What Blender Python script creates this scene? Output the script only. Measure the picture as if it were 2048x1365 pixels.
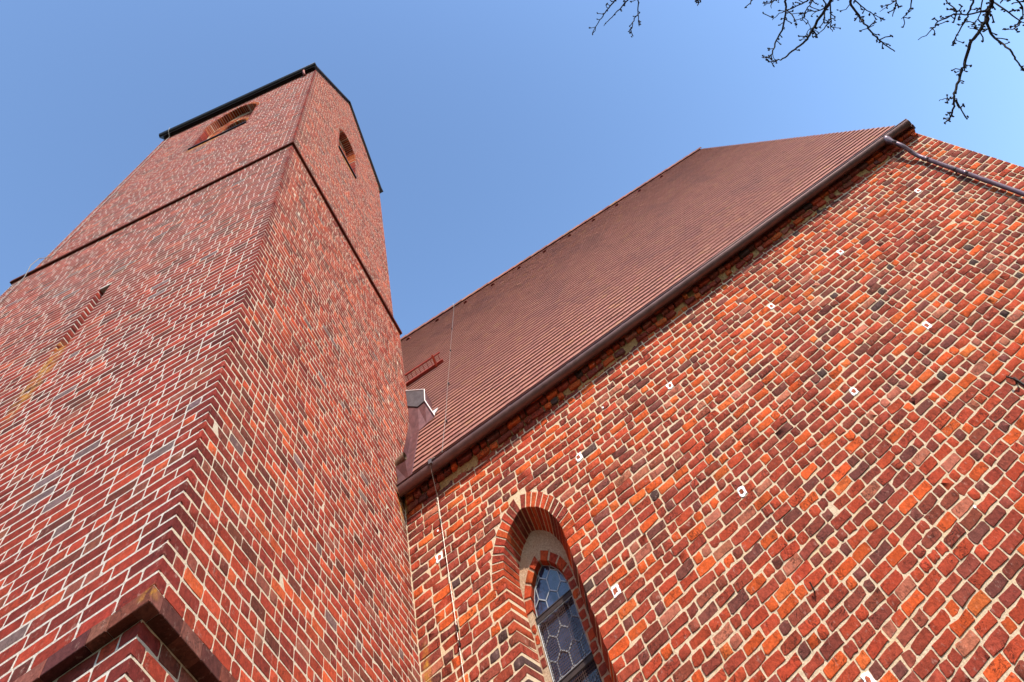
import bpy, math, random
import numpy as np
from mathutils import Vector, Matrix
from mathutils.geometry import tessellate_polygon

# ------------------------------------------------------------------ scene, camera, light
for o in list(bpy.data.objects): bpy.data.objects.remove(o)
SC = bpy.context.scene
COL = SC.collection
FPX, CX, CY = 956.58, 1034.5, 12.66            # focal length and principal point, in photo pixels
RM = np.array([[0.87164582, 0.36773298, -0.32404633],
               [-0.41955535, 0.90158776, -0.10541739],
               [0.0, 0.0, 0.0]])
RM[2] = np.cross(RM[0], RM[1])
CAMP = np.array([0.0, 0.0, 1.6])
cd = bpy.data.cameras.new('camera')
cam = bpy.data.objects.new('camera', cd); COL.objects.link(cam)
cd.sensor_fit = 'HORIZONTAL'; cd.sensor_width = 36.0
cd.lens = FPX * 36.0 / 2048.0
cd.shift_x = (1024 - CX) / 2048.0
cd.shift_y = (CY - 682.5) / 2048.0
cd.clip_start = 0.05; cd.clip_end = 3000
M = Matrix.Identity(4)
for i in range(3):
    M[i][0] = RM[0][i]; M[i][1] = -RM[1][i]; M[i][2] = -RM[2][i]; M[i][3] = CAMP[i]
cam.matrix_world = M
SC.camera = cam

SUN = Vector((0.53, -0.60, 0.60)).normalized()   # direction towards the sun
w = bpy.data.worlds.new('World'); SC.world = w; w.use_nodes = True
nt = w.node_tree; nt.nodes.clear()
sky = nt.nodes.new('ShaderNodeTexSky'); sky.sky_type = 'NISHITA'; sky.sun_disc = False
sky.sun_elevation = math.asin(SUN.z); sky.sun_rotation = math.atan2(SUN.x, SUN.y)
sky.altitude = 60; sky.air_density = 1.15; sky.dust_density = 0.35; sky.ozone_density = 4.0
bg = nt.nodes.new('ShaderNodeBackground'); bg.inputs['Strength'].default_value = 0.15
wo = nt.nodes.new('ShaderNodeOutputWorld')
nt.links.new(sky.outputs[0], bg.inputs[0]); nt.links.new(bg.outputs[0], wo.inputs[0])
sl = bpy.data.lights.new('sun', 'SUN'); sl.energy = 3.5; sl.angle = math.radians(0.6); sl.color = (1.0, 0.90, 0.76)
so = bpy.data.objects.new('sun', sl); COL.objects.link(so)
so.rotation_euler = SUN.to_track_quat('Z', 'Y').to_euler(); so.location = (20, -15, 30)
SC.view_settings.view_transform = 'Standard'; SC.view_settings.look = 'None'
SC.view_settings.gamma = 1.0; SC.view_settings.exposure = 1.08
SC.render.resolution_x = 1024; SC.render.resolution_y = 682
SC.cycles.max_bounces = 5

# ------------------------------------------------------------------ key measures (metres)
XT, YT = -3.306, 3.751            # south-east corner of the tower, lower stage
XW, YN_T = -9.38, 10.05           # its west and north faces
Z_LIP0, Z_LIP1 = 5.31, 5.41       # overhanging plinth course
Z_STR = 14.22                     # underside of the string course
SB = 0.08                         # set-back of the upper stage
XU, YU, XUW, YUN = XT - SB, YT + SB, XW + 0.05, YN_T - 0.11
Z_EAVE, Z_APEX, Y_APEX = 22.86, 26.75, 6.86
YNV = 9.157                       # south face of the nave
XE = 10.29                        # east end of the nave
NCH = 0.110                       # nave course height
TCH = 0.0972                      # tower course height
SLOPE = 1.855; RA = math.atan(SLOPE); Y_RIDGE = 14.3
def roof_z(y): return 9.60 + SLOPE * (y - YNV)
Z_RIDGE = roof_z(Y_RIDGE)
def ray(x, y):
    return RM.T @ np.array([(x - CX) / FPX, (y - CY) / FPX, 1.0])
def project(P):
    c = (np.asarray(P, float) - CAMP) @ RM.T
    z = np.where(c[..., 2] > 0.05, c[..., 2], 0.05)
    return np.stack([FPX * c[..., 0] / z + CX, FPX * c[..., 1] / z + CY, c[..., 2]], -1)

# ------------------------------------------------------------------ object helpers
def link(o, parent=None):
    COL.objects.link(o)
    if parent is not None: o.parent = parent
    return o
def thing(name, label, cat, loc=(0, 0, 0), group=None):
    o = link(bpy.data.objects.new(name, None)); o.location = loc
    o.empty_display_size = 0.3
    o['label'] = label; o['category'] = cat
    if group: o['group'] = group
    return o
def tag(o, label, cat, group=None):
    o['label'] = label; o['category'] = cat
    if group: o['group'] = group
    return o
def wloc(o):
    p = Vector((0, 0, 0))
    while o is not None: p += Vector(o.location); o = o.parent
    return p
def build(name, verts, faces, mat, parent=None, smooth=False, origin=None, cols=None):
    """one mesh object; verts are world positions, every object in the scene is unrotated"""
    V = np.asarray(verts, float).reshape(-1, 3)
    if origin is None: origin = V.mean(0) if len(V) else np.zeros(3)
    origin = np.asarray(origin, float)
    me = bpy.data.meshes.new(name)
    me.from_pydata((V - origin).tolist(), [], [list(map(int, f)) for f in faces])
    if cols is not None:
        a = me.color_attributes.new('Col', 'FLOAT_COLOR', 'POINT')
        c = np.ones((len(V), 4), np.float32); c[:, :3] = np.asarray(cols, np.float32).reshape(-1, 3) if np.ndim(cols) > 1 else np.asarray(cols, np.float32)
        a.data.foreach_set('color', c.ravel())
    if mat: me.materials.append(mat)
    if smooth: me.polygons.foreach_set('use_smooth', [True] * len(me.polygons))
    me.update()
    o = link(bpy.data.objects.new(name, me), parent)
    pl = wloc(parent) if parent is not None else Vector((0, 0, 0))
    o.location = Vector(origin) - pl
    return o
class MB:
    """collects shapes into one mesh"""
    def __init__(s): s.v = []; s.f = []
    def add(s, vs, fs):
        b = len(s.v); s.v += [tuple(map(float, p)) for p in vs]; s.f += [[b + i for i in f] for f in fs]; return s
    def box(s, x0, x1, y0, y1, z0, z1):
        return s.add([(x0, y0, z0), (x1, y0, z0), (x1, y1, z0), (x0, y1, z0), (x0, y0, z1), (x1, y0, z1), (x1, y1, z1), (x0, y1, z1)],
                     [(0, 3, 2, 1), (4, 5, 6, 7), (0, 1, 5, 4), (1, 2, 6, 5), (2, 3, 7, 6), (3, 0, 4, 7)])
    def bar(s, a, b, wx, wy, up=(0, 0, 1)):
        a = Vector(a); b = Vector(b); d = (b - a).normalized(); up = Vector(up)
        sx = d.cross(up)
        if sx.length < 1e-4: sx = d.cross(Vector((1, 0, 0)))
        sx.normalize(); sy = sx.cross(d).normalized()
        q = [(-1, -1), (1, -1), (1, 1), (-1, 1)]
        vs = [p + sx * (wx * i / 2) + sy * (wy * j / 2) for p in (a, b) for i, j in q]
        return s.add(vs, [(0, 3, 2, 1), (4, 5, 6, 7), (0, 1, 5, 4), (1, 2, 6, 5), (2, 3, 7, 6), (3, 0, 4, 7)])
    def tube(s, pts, rad, n=8, caps=True):
        pts = [Vector(p) for p in pts]; k = len(pts)
        rad = [rad] * k if not hasattr(rad, '__len__') else rad
        t0 = (pts[1] - pts[0]).normalized()
        ref = Vector((0, 0, 1)) if abs(t0.z) < 0.9 else Vector((1, 0, 0))
        nx = t0.cross(ref).normalized(); base = len(s.v)
        for i, p in enumerate(pts):
            t = (pts[min(i + 1, k - 1)] - pts[max(i - 1, 0)]).normalized()
            nx = (nx - t * nx.dot(t)).normalized(); ny = t.cross(nx)
            for j in range(n):
                a = 2 * math.pi * j / n
                s.v.append(tuple(p + (nx * math.cos(a) + ny * math.sin(a)) * rad[i]))
        for i in range(k - 1):
            for j in range(n):
                a = base + i * n + j; b = base + i * n + (j + 1) % n
                s.f.append([a, b, b + n, a + n])
        if caps:
            s.f.append([base + j for j in range(n)][::-1]); s.f.append([base + (k - 1) * n + j for j in range(n)])
        return s
    def prism(s, poly, fn0, fn1):
        """poly 2-D points, fn(u,v)->3-D for either end"""
        n = len(poly); a = [fn0(*p) for p in poly]; b = [fn1(*p) for p in poly]
        return s.add(a + b, [list(range(n))[::-1], list(range(n, 2 * n))] + [(i, (i + 1) % n, n + (i + 1) % n, n + i) for i in range(n)])
    def build(s, name, mat, parent=None, smooth=False, origin=None, cols=None):
        return build(name, s.v, s.f, mat, parent, smooth, origin, cols)

# ------------------------------------------------------------------ materials
class NT:
    def __init__(s, name):
        s.m = bpy.data.materials.new(name); s.m.use_nodes = True
        s.t = s.m.node_tree; s.b = s.t.nodes['Principled BSDF']
    def n(s, typ, **kw):
        k = s.t.nodes.new('ShaderNode' + typ)
        for a, v in kw.items(): setattr(k, a, v)
        return k
    def l(s, a, b): s.t.links.new(a, b)
    def pos(s): return s.n('NewGeometry').outputs['Position']
    def noise(s, scale, detail=4, rough=0.55, vec=None, dist=0.0):
        k = s.n('TexNoise'); k.inputs['Scale'].default_value = scale; k.inputs['Detail'].default_value = detail
        k.inputs['Roughness'].default_value = rough; k.inputs['Distortion'].default_value = dist
        s.l(vec if vec is not None else s.pos(), k.inputs['Vector']); return k.outputs['Fac']
    def rng(s, v, a, b, c=0.0, d=1.0, smooth=False):
        k = s.n('MapRange'); k.interpolation_type = 'SMOOTHSTEP' if smooth else 'LINEAR'
        for i, x in zip((1, 2, 3, 4), (a, b, c, d)): k.inputs[i].default_value = x
        s.l(v, k.inputs[0]); return k.outputs[0]
    def math(s, op, a, b=None):
        k = s.n('Math', operation=op)
        for i, x in enumerate((a, b)):
            if x is None: continue
            if hasattr(x, 'default_value') or hasattr(x, 'links'): s.l(x, k.inputs[i])
            else: k.inputs[i].default_value = x
        return k.outputs[0]
    def mix(s, fac, a, b, mode='MIX'):
        k = s.n('Mix', data_type='RGBA', blend_type=mode)
        for sock, x in ((k.inputs[0], fac), (k.inputs[6], a), (k.inputs[7], b)):
            if isinstance(x, (int, float)): sock.default_value = x
            elif isinstance(x, tuple): sock.default_value = (*x, 1.0) if len(x) == 3 else x
            else: s.l(x, sock)
        return k.outputs[2]
    def grey(s, v):
        k = s.n('CombineColor')
        for i in range(3): s.l(v, k.inputs[i])
        return k.outputs[0]
    def bump(s, h, strength, dist):
        k = s.n('Bump'); k.inputs['Strength'].default_value = strength; k.inputs['Distance'].default_value = dist
        s.l(h, k.inputs['Height']); s.l(k.outputs[0], s.b.inputs['Normal'])
    def out(s, col=None, rough=0.9, metal=0.0, spec=0.3):
        if col is not None:
            if isinstance(col, tuple): s.b.inputs['Base Color'].default_value = (*col, 1)
            else: s.l(col, s.b.inputs['Base Color'])
        if isinstance(rough, (int, float)): s.b.inputs['Roughness'].default_value = rough
        else: s.l(rough, s.b.inputs['Roughness'])
        s.b.inputs['Metallic'].default_value = metal; s.b.inputs['Specular IOR Level'].default_value = spec
        return s.m
LICHEN = [((-6.32, 3.75, 9.55), (0.16, 0.5, 0.85)), ((-6.36, 3.75, 10.1), (0.14, 0.5, 0.25)), ((-3.31, 9.0, 9.35), (0.3, 0.16, 0.55)),
          ((-3.35, 6.9, 19.3), (0.3, 0.75, 0.16)), ((-6.9, 3.8, 19.05), (0.7, 0.3, 0.16)), ((-6.2, 3.95, 20.9), (0.5, 0.4, 0.4)),
          ((-3.2, 9.16, 7.1), (0.07, 0.3, 0.35)), ((-3.31, 3.75, 5.38), (0.1, 0.1, 0.05))]
def lichen(N):
    """mask of the orange lichen growths, each with a place and shape of its own"""
    pos = N.pos(); acc = None
    for c, r in LICHEN:
        k = N.n('VectorMath', operation='SUBTRACT'); N.l(pos, k.inputs[0]); k.inputs[1].default_value = c
        d = N.n('VectorMath', operation='DIVIDE'); N.l(k.outputs[0], d.inputs[0]); d.inputs[1].default_value = r
        q = N.n('VectorMath', operation='LENGTH'); N.l(d.outputs[0], q.inputs[0])
        m = N.rng(q.outputs['Value'], 0.25, 1.15, 1.0, 0.0, True)
        acc = m if acc is None else N.math('MAXIMUM', acc, m)
    g = N.rng(N.noise(14, 5, 0.65), 0.40, 0.60)
    return N.math('MULTIPLY', acc, g)
def brick_material(name, rough_scale=1.0, stain=0.5, crack=0.8):
    N = NT(name)
    a = N.n('Attribute', attribute_name='Col').outputs['Color']
    n1 = N.noise(30, 7, 0.68); n2 = N.noise(7.5, 5, 0.6, dist=0.6); n3 = N.noise(110, 4, 0.65); n4 = N.noise(14, 7, 0.72)
    c = N.mix(1.0, a, N.grey(N.rng(n1, 0.3, 0.7, 0.62, 1.34)), 'MULTIPLY')
    c = N.mix(N.rng(n2, 0.56, 0.72, 0.0, stain), c, N.mix(1.0, c, (0.34, 0.30, 0.32), 'MULTIPLY'))
    c = N.mix(N.rng(n4, 0.58, 0.74, 0.0, 0.6), c, (0.42, 0.27, 0.22))
    c = N.mix(N.rng(n3, 0.62, 0.70, 0.0, 0.8), c, (0.03, 0.016, 0.014))
    cr = N.math('ABSOLUTE', N.math('SUBTRACT', N.noise(11, 5, 0.6, dist=1.2), 0.5))
    crm = N.math('MULTIPLY', N.rng(cr, 0.004, 0.018, 1.0, 0.0), N.rng(N.noise(4.0, 2), 0.50, 0.60))
    c = N.mix(N.math('MULTIPLY', crm, crack), c, (0.03, 0.018, 0.015))
    c = N.mix(lichen(N), c, (0.38, 0.17, 0.028))
    h = N.math('ADD', N.math('MULTIPLY', n1, 0.7), N.math('MULTIPLY', n3, 0.3))
    h = N.math('ADD', h, N.math('MULTIPLY', n4, 0.8))
    h = N.math('SUBTRACT', h, N.math('MULTIPLY', crm, crack * 0.6))
    N.bump(h, 1.0, 0.010 * rough_scale)
    return N.out(c, 0.92, 0.0, 0.15)
def mortar_material(name, base, dark, yellow):
    N = NT(name)
    n1 = N.noise(55, 6, 0.65); n2 = N.noise(2.3, 4, 0.6); n3 = N.noise(170, 3, 0.6)
    c = N.mix(N.rng(n1, 0.32, 0.68), dark, base)
    c = N.mix(N.rng(n2, 0.48, 0.72, 0.0, 0.6), c, yellow)
    c = N.mix(N.rng(n3, 0.64, 0.74, 0.0, 0.75), c, (0.10, 0.075, 0.055))
    c = N.mix(lichen(N), c, (0.42, 0.20, 0.04))
    N.bump(N.math('ADD', n1, N.math('MULTIPLY', n3, 0.5)), 0.9, 0.012)
    return N.out(c, 0.95, 0.0, 0.1)
def plain(name, col, rough=0.7, metal=0.0, spec=0.3, var=0.25, scale=20, bump=0.0):
    N = NT(name)
    n1 = N.noise(scale, 5, 0.6)
    c = N.mix(1.0, col, N.grey(N.rng(n1, 0.3, 0.7, 1 - var, 1 + var)), 'MULTIPLY')
    if bump: N.bump(n1, 0.6, bump)
    return N.out(c, N.rng(N.noise(scale * 2.3, 3), 0.3, 0.7, max(rough - 0.1, 0.02), min(rough + 0.1, 1)), metal, spec)
def textured_wall(name):
    N = NT(name)
    sep = N.n('SeparateXYZ'); N.l(N.pos(), sep.inputs[0])
    cmb = N.n('CombineXYZ'); N.l(N.math('ADD', sep.outputs[0], sep.outputs[1]), cmb.inputs[0]); N.l(sep.outputs[2], cmb.inputs[1])
    b = N.n('TexBrick'); N.l(cmb.outputs[0], b.inputs['Vector'])
    b.inputs['Color1'].default_value = (0.30, 0.06, 0.035, 1); b.inputs['Color2'].default_value = (0.20, 0.05, 0.035, 1)
    b.inputs['Mortar'].default_value = (0.55, 0.48, 0.40, 1); b.inputs['Scale'].default_value = 1.0
    b.inputs['Brick Width'].default_value = 0.28; b.inputs['Row Height'].default_value = 0.1; b.inputs['Mortar Size'].default_value = 0.008
    N.bump(N.noise(40), 0.5, 0.01)
    return N.out(b.outputs['Color'], 0.9)
BR_N = brick_material('handmade brick', 1.3, 0.6)
BR_T = brick_material('tower brick', 0.6, 0.4, 0.5)
MO_N = mortar_material('cream lime mortar', (0.66, 0.52, 0.37), (0.44, 0.32, 0.21), (0.56, 0.38, 0.20))
MO_T = mortar_material('white lime mortar', (0.60, 0.54, 0.48), (0.44, 0.38, 0.33), (0.54, 0.44, 0.33))
MO_TE = mortar_material('pale lime mortar', (0.62, 0.52, 0.40), (0.46, 0.37, 0.27), (0.54, 0.41, 0.26))
PLASTER = mortar_material('old ochre plaster', (0.44, 0.26, 0.11), (0.22, 0.12, 0.06), (0.34, 0.18, 0.06))
REVEAL_PL = mortar_material('rough window plaster', (0.52, 0.38, 0.26), (0.26, 0.16, 0.10), (0.40, 0.20, 0.11))
WHITE = plain('white filler', (0.80, 0.80, 0.82), 0.8, var=0.08, scale=60, bump=0.003)
WALL_X = textured_wall('plain brick wall')
def tile_material():
    N = NT('clay roof tile')
    a = N.n('Attribute', attribute_name='Col').outputs['Color']
    n1 = N.noise(0.55, 5, 0.62, dist=0.5); n2 = N.noise(26, 5, 0.6); n3 = N.noise(2.6, 4, 0.6)
    c = N.mix(1.0, a, N.grey(N.rng(n2, 0.3, 0.7, 0.8, 1.18)), 'MULTIPLY')
    c = N.mix(N.rng(n1, 0.50, 0.72, 0.0, 0.55), c, (0.14, 0.07, 0.07))
    c = N.mix(N.rng(n3, 0.60, 0.8, 0.0, 0.22), c, (0.40, 0.22, 0.10))
    N.bump(n2, 0.5, 0.004)
    return N.out(c, 0.85, 0.0, 0.2)
TILE = tile_material()
GUT = plain('weathered brown gutter metal', (0.155, 0.085, 0.080), 0.42, 0.45, 0.5, 0.22, 6)
PIPE = plain('grey brown zinc pipe', (0.15, 0.10, 0.115), 0.40, 0.6, 0.5, 0.22, 7)
BLACK = plain('black painted metal', (0.022, 0.018, 0.019), 0.5, 0.2, 0.4, 0.2, 8)
SHEET = plain('brown sheet metal', (0.13, 0.052, 0.050), 0.45, 0.4, 0.5, 0.3, 9)
GREYSHEET = plain('grey lead sheet', (0.10, 0.085, 0.09), 0.5, 0.3, 0.4, 0.25, 12)
TRIM = plain('bright sheet edge', (0.62, 0.58, 0.56), 0.5, 0.2, 0.4, 0.1, 20)
RED = plain('red painted steel', (0.30, 0.035, 0.022), 0.5, 0.0, 0.4, 0.2, 14)
ORANGE = plain('orange painted board', (0.46, 0.10, 0.03), 0.8, 0, 0.2, 0.2, 14)
WIRE = plain('galvanised wire', (0.28, 0.25, 0.22), 0.45, 0.5, 0.5, 0.1, 30)
IRON = plain('rusty black iron', (0.035, 0.022, 0.020), 0.6, 0.3, 0.3, 0.4, 30)
RUST = plain('rusty mesh wire', (0.07, 0.035, 0.03), 0.7, 0.3, 0.3, 0.4, 40)
LEAD = plain('lead came', (0.30, 0.30, 0.31), 0.5, 0.4, 0.4, 0.2, 40)
BARK = plain('dark bark', (0.030, 0.024, 0.021), 0.9, 0, 0.1, 0.4, 30, 0.004)
def glass():
    N = NT('old window glass')
    n = N.noise(9, 3)
    c = N.mix(N.rng(n, 0.35, 0.65), (0.010, 0.010, 0.020), (0.030, 0.035, 0.075))
    N.bump(N.noise(22, 2), 0.12, 0.01)
    m = N.out(c, 0.06, 0.0, 0.9); return m
GLASS = glass()
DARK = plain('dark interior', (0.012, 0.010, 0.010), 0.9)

# ------------------------------------------------------------------ ground
def ground_mat():
    N = NT('grass ground')
    c = N.mix(N.rng(N.noise(0.6, 6), 0.4, 0.6), (0.030, 0.045, 0.018), (0.07, 0.06, 0.045))
    N.bump(N.noise(14, 6), 0.7, 0.05)
    return N.out(c, 0.95, 0, 0.1)
g = build('ground', [(-900, -900, 0), (900, -900, 0), (900, 900, 0), (-900, 900, 0)], [(0, 1, 2, 3)], ground_mat(), origin=(0, 0, 0))
g['kind'] = 'structure'

# ------------------------------------------------------------------ brickwork machinery
def srgb(c):
    c = np.asarray(c, float) / 255.0
    return np.where(c <= 0.04045, c / 12.92, ((c + 0.055) / 1.055) ** 2.4)
AL = np.array([0.60, 0.57, 0.54])                                         # from seen colour to surface colour
PAL_N = [(srgb(c) * AL, w_) for c, w_ in (((172, 76, 58), 30), ((192, 80, 54), 24), ((222, 98, 50), 13), ((150, 72, 60), 14),
                                     ((134, 76, 68), 8), ((230, 114, 60), 3), ((96, 72, 70), 3), ((194, 116, 94), 5), ((156, 80, 64), 5))]
PAL_T = [(srgb(c) * AL, w_) for c, w_ in (((162, 62, 50), 38), ((142, 58, 50), 24), ((180, 72, 52), 14), ((132, 106, 108), 2),
                                     ((118, 62, 54), 8), ((152, 84, 70), 7), ((196, 86, 58), 4))]
PAL_TE = [(srgb(c) * AL, w_) for c, w_ in (((172, 70, 52), 34), ((150, 64, 52), 24), ((194, 82, 56), 20), ((138, 108, 104), 1.5),
                                      ((124, 66, 54), 8), ((162, 92, 76), 6), ((212, 96, 58), 6))]
def pick(rs, pal, n):
    wt = np.array([p[1] for p in pal], float); wt /= wt.sum()
    idx = rs.choice(len(pal), n, p=wt)
    c = np.array([p[0] for p in pal])[idx]
    c = c * rs.uniform(0.84, 1.16, (n, 1)) * rs.uniform(0.95, 1.05, (n, 3))
    return np.clip(c, 0.005, 0.9)
class Field:
    """bricks of one wall face: list of (uc, vc, half length, half height, depth, corner colour or None)"""
    def __init__(s): s.r = []
def fill_course(rs, F, segs, z0, z1, joint, jam, ph, deep, corner=None, lens=(0.285, 0.145), ccol=None, bedk=1.0):
    """segs: [(ua, ub, left_is_reveal, right_is_reveal)]"""
    for ua, ub, lr, rr in segs:
        pos = ua; first = True
        while pos < ub - 0.03:
            if first and corner == 'L': L = lens[0] if ccol[0] else lens[1]
            else: L = (lens[1] if rs.rand() < ph else lens[0]) * rs.uniform(1 - jam, 1 + jam)
            if ub - pos - L < 0.085: L = ub - pos
            if L > lens[0] * 1.28: L = L / 2
            end = pos + L
            dp = deep if ((first and lr) or (end > ub - 0.01 and rr)) else 0.03
            j0 = joint / 2 if not (first and (lr or corner == 'L')) else 0.0
            j1 = joint / 2 if not (end > ub - 0.01 and (rr or corner == 'R')) else 0.0
            if end > ub - 0.01 and corner == 'R' : pass
            isc = (first and corner == 'L')
            F.r.append(((pos + j0 + end - j1) / 2, (z0 + z1) / 2, max((end - j1 - pos - j0) / 2, 0.012), (z1 - z0 - joint * bedk) / 2, dp, 1 if isc else 0))
            pos = end; first = False
def outlines(rs, A, B, K, rad, jit, rot):
    n = len(A)
    if K == 4:
        u = np.stack([-A, A, A, -A], 1); v = np.stack([-B, -B, B, B], 1)
    else:
        r = np.minimum(rad * rs.uniform(0.5, 1.5, n), np.minimum(A, B) * 0.7); z = np.zeros(n)
        r4 = [np.minimum(r * rs.uniform(0.4, 1.6, n), np.minimum(A, B) * 0.75) for _ in range(4)]
        u = np.stack([-A + r4[0], z, A - r4[1], A, A, A - r4[2], z, -A + r4[3], -A, -A], 1)
        v = np.stack([-B, -B, -B, -B + r4[1], B - r4[2], B, B, B, B - r4[3], -B + r4[0]], 1)
    u = u + rs.normal(0, jit, u.shape); v = v + rs.normal(0, jit, v.shape)
    c, s_ = np.cos(rot)[:, None], np.sin(rot)[:, None]
    return u * c - v * s_, u * s_ + v * c
def brick_arrays(rs, F, O, U, Nn, K, rad, jit, rotj, proud, bev, cols, wob=None, tilt=0.004):
    R = np.array([r[:5] for r in F.r], float); n = len(R)
    uc, vc, A, B, D = R.T
    if wob is not None: vc = vc + wob(uc, vc)
    rot = rs.normal(0, rotj, n) * np.minimum(1, 0.1 / A)
    u, v = outlines(rs, A, B, K, rad, jit, rot)
    p = rs.uniform(proud[0], proud[1], n)
    tu = rs.normal(0, tilt, n); tv = rs.normal(0, tilt * 1.6, n)
    bu = np.clip(np.abs(u), 0, None); su = np.sign(u) * np.minimum(bev, np.abs(u) * 0.5); sv = np.sign(v) * np.minimum(bev, np.abs(v) * 0.5)
    O = np.asarray(O, float); U = np.asarray(U, float); Nn = np.asarray(Nn, float); V = np.array([0, 0, 1.0])
    def P(uu, vv, dd): return O + (uc[:, None] + uu)[..., None] * U + (vc[:, None] + vv)[..., None] * V + dd[..., None] * Nn
    d2 = p[:, None] + tu[:, None] * u + tv[:, None] * v
    r0 = P(u, v, -np.repeat(D[:, None], K, 1)); r1 = P(u, v, d2 - bev * 0.8); r2 = P(u - su, v - sv, d2)
    return np.concatenate([r0, r1, r2], 1), cols         # (n, 3K, 3)
def brick_faces(K):
    f = []
    for a in (0, K):
        for i in range(K): f.append((a + i, a + (i + 1) % K, a + K + (i + 1) % K, a + K + i))
    f.append(tuple(range(2 * K, 3 * K)))
    return f
def mass(name, groups, mat, parent):
    """many bricks as one mesh"""
    nv = sum(g[0].shape[0] * g[0].shape[1] for g in groups)
    co = np.concatenate([g[0].reshape(-1, 3) for g in groups]); cl = np.concatenate([np.repeat(g[1], g[0].shape[1], 0) for g in groups])
    loops = []; sizes = []; base = 0
    for V, C in groups:
        n, m, _ = V.shape; K = m // 3
        F = brick_faces(K); flat = np.concatenate([np.array(f) for f in F]); sz = np.array([len(f) for f in F])
        loops.append((flat[None] + (base + np.arange(n) * m)[:, None]).ravel()); sizes.append(np.tile(sz, n)); base += n * m
    loops = np.concatenate(loops).astype(np.int32); sizes = np.concatenate(sizes).astype(np.int32)
    org = wloc(parent); co = co - np.array(org)
    me = bpy.data.meshes.new(name); me.vertices.add(len(co)); me.vertices.foreach_set('co', co.astype(np.float32).ravel())
    me.loops.add(len(loops)); me.loops.foreach_set('vertex_index', loops)
    me.polygons.add(len(sizes)); st = np.concatenate([[0], np.cumsum(sizes)[:-1]]).astype(np.int32)
    me.polygons.foreach_set('loop_start', st)
    try: me.polygons.foreach_set('loop_total', sizes)
    except Exception: pass
    me.update(calc_edges=True); me.validate()
    a = me.color_attributes.new('Col', 'FLOAT_COLOR', 'POINT')
    c4 = np.ones((len(co), 4), np.float32); c4[:, :3] = cl; a.data.foreach_set('color', c4.ravel())
    me.materials.append(mat)
    o = link(bpy.data.objects.new(name, me), parent); o['kind'] = 'stuff'
    return o
def scatter(groups, mat, parent, limit, single='brick', rest='brickwork', vis=None):
    """the `limit` bricks that show largest become objects of their own, the others one part"""
    area = []
    for gi, (V, C) in enumerate(groups):
        K = V.shape[1] // 3; P = project(V[:, 2 * K:])
        x, y = P[..., 0], P[..., 1]
        a = 0.5 * np.abs((x * np.roll(y, -1, 1) - y * np.roll(x, -1, 1)).sum(1))
        cx, cy = x.mean(1), y.mean(1)
        ok = (cx > 4) & (cx < 2044) & (cy > 4) & (cy < 1360) & (P[..., 2].min(1) > 0)
        if vis is not None: ok &= vis(V.mean(1))
        area.append(np.where(ok, a, 0))
    allA = np.concatenate(area); thr = np.sort(allA)[-min(limit, len(allA))]
    outg = []; cnt = 0
    for (V, C), a in zip(groups, area):
        K = V.shape[1] // 3; F = brick_faces(K)
        sel = (a >= thr) & (a > 60)
        for i in np.nonzero(sel)[0]:
            if cnt >= limit: sel[i] = False; continue
            build(single, V[i], F, mat, parent, cols=C[i]); cnt += 1
        if (~sel).any(): outg.append((V[~sel], C[~sel]))
    if outg: mass(rest, outg, mat, parent)
def holed(outer, holes, fn):
    """plane with openings: 2-D outer loop and hole loops -> verts, tris"""
    polys = [[Vector((p[0], p[1], 0)) for p in outer]] + [[Vector((p[0], p[1], 0)) for p in h] for h in holes]
    tris = tessellate_polygon(polys); flat = [p for q in polys for p in q]
    vs = [fn(p.x, p.y) for p in flat]; fs = []
    for t in tris:
        a, b, c = (Vector(flat[i]) for i in t)
        fs.append(t if (b - a).cross(c - a).z > 0 else (t[0], t[2], t[1]))
    return vs, fs
def lancet(xc, hw, zs, rise, n=10):
    """pointed arch from right springing over the apex to left springing"""
    c = (rise * rise - hw * hw) / (2 * hw); r = hw + c
    th = math.acos(c / r); pts = []
    for i in range(n + 1): a = th * i / n; pts.append((xc - c + r * math.cos(a), zs + r * math.sin(a)))
    for i in range(n - 1, -1, -1): a = th * i / n; pts.append((xc + c - r * math.cos(a), zs + r * math.sin(a)))
    return pts, c, r, th
def arch_half(z, hw, zs, rise):
    """half width of the opening at height z"""
    if z <= zs: return hw
    if z >= zs + rise: return 0.0
    c = (rise * rise - hw * hw) / (2 * hw); r = hw + c
    return max(math.sqrt(max(r * r - (z - zs) ** 2, 0)) - c, 0)
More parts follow.
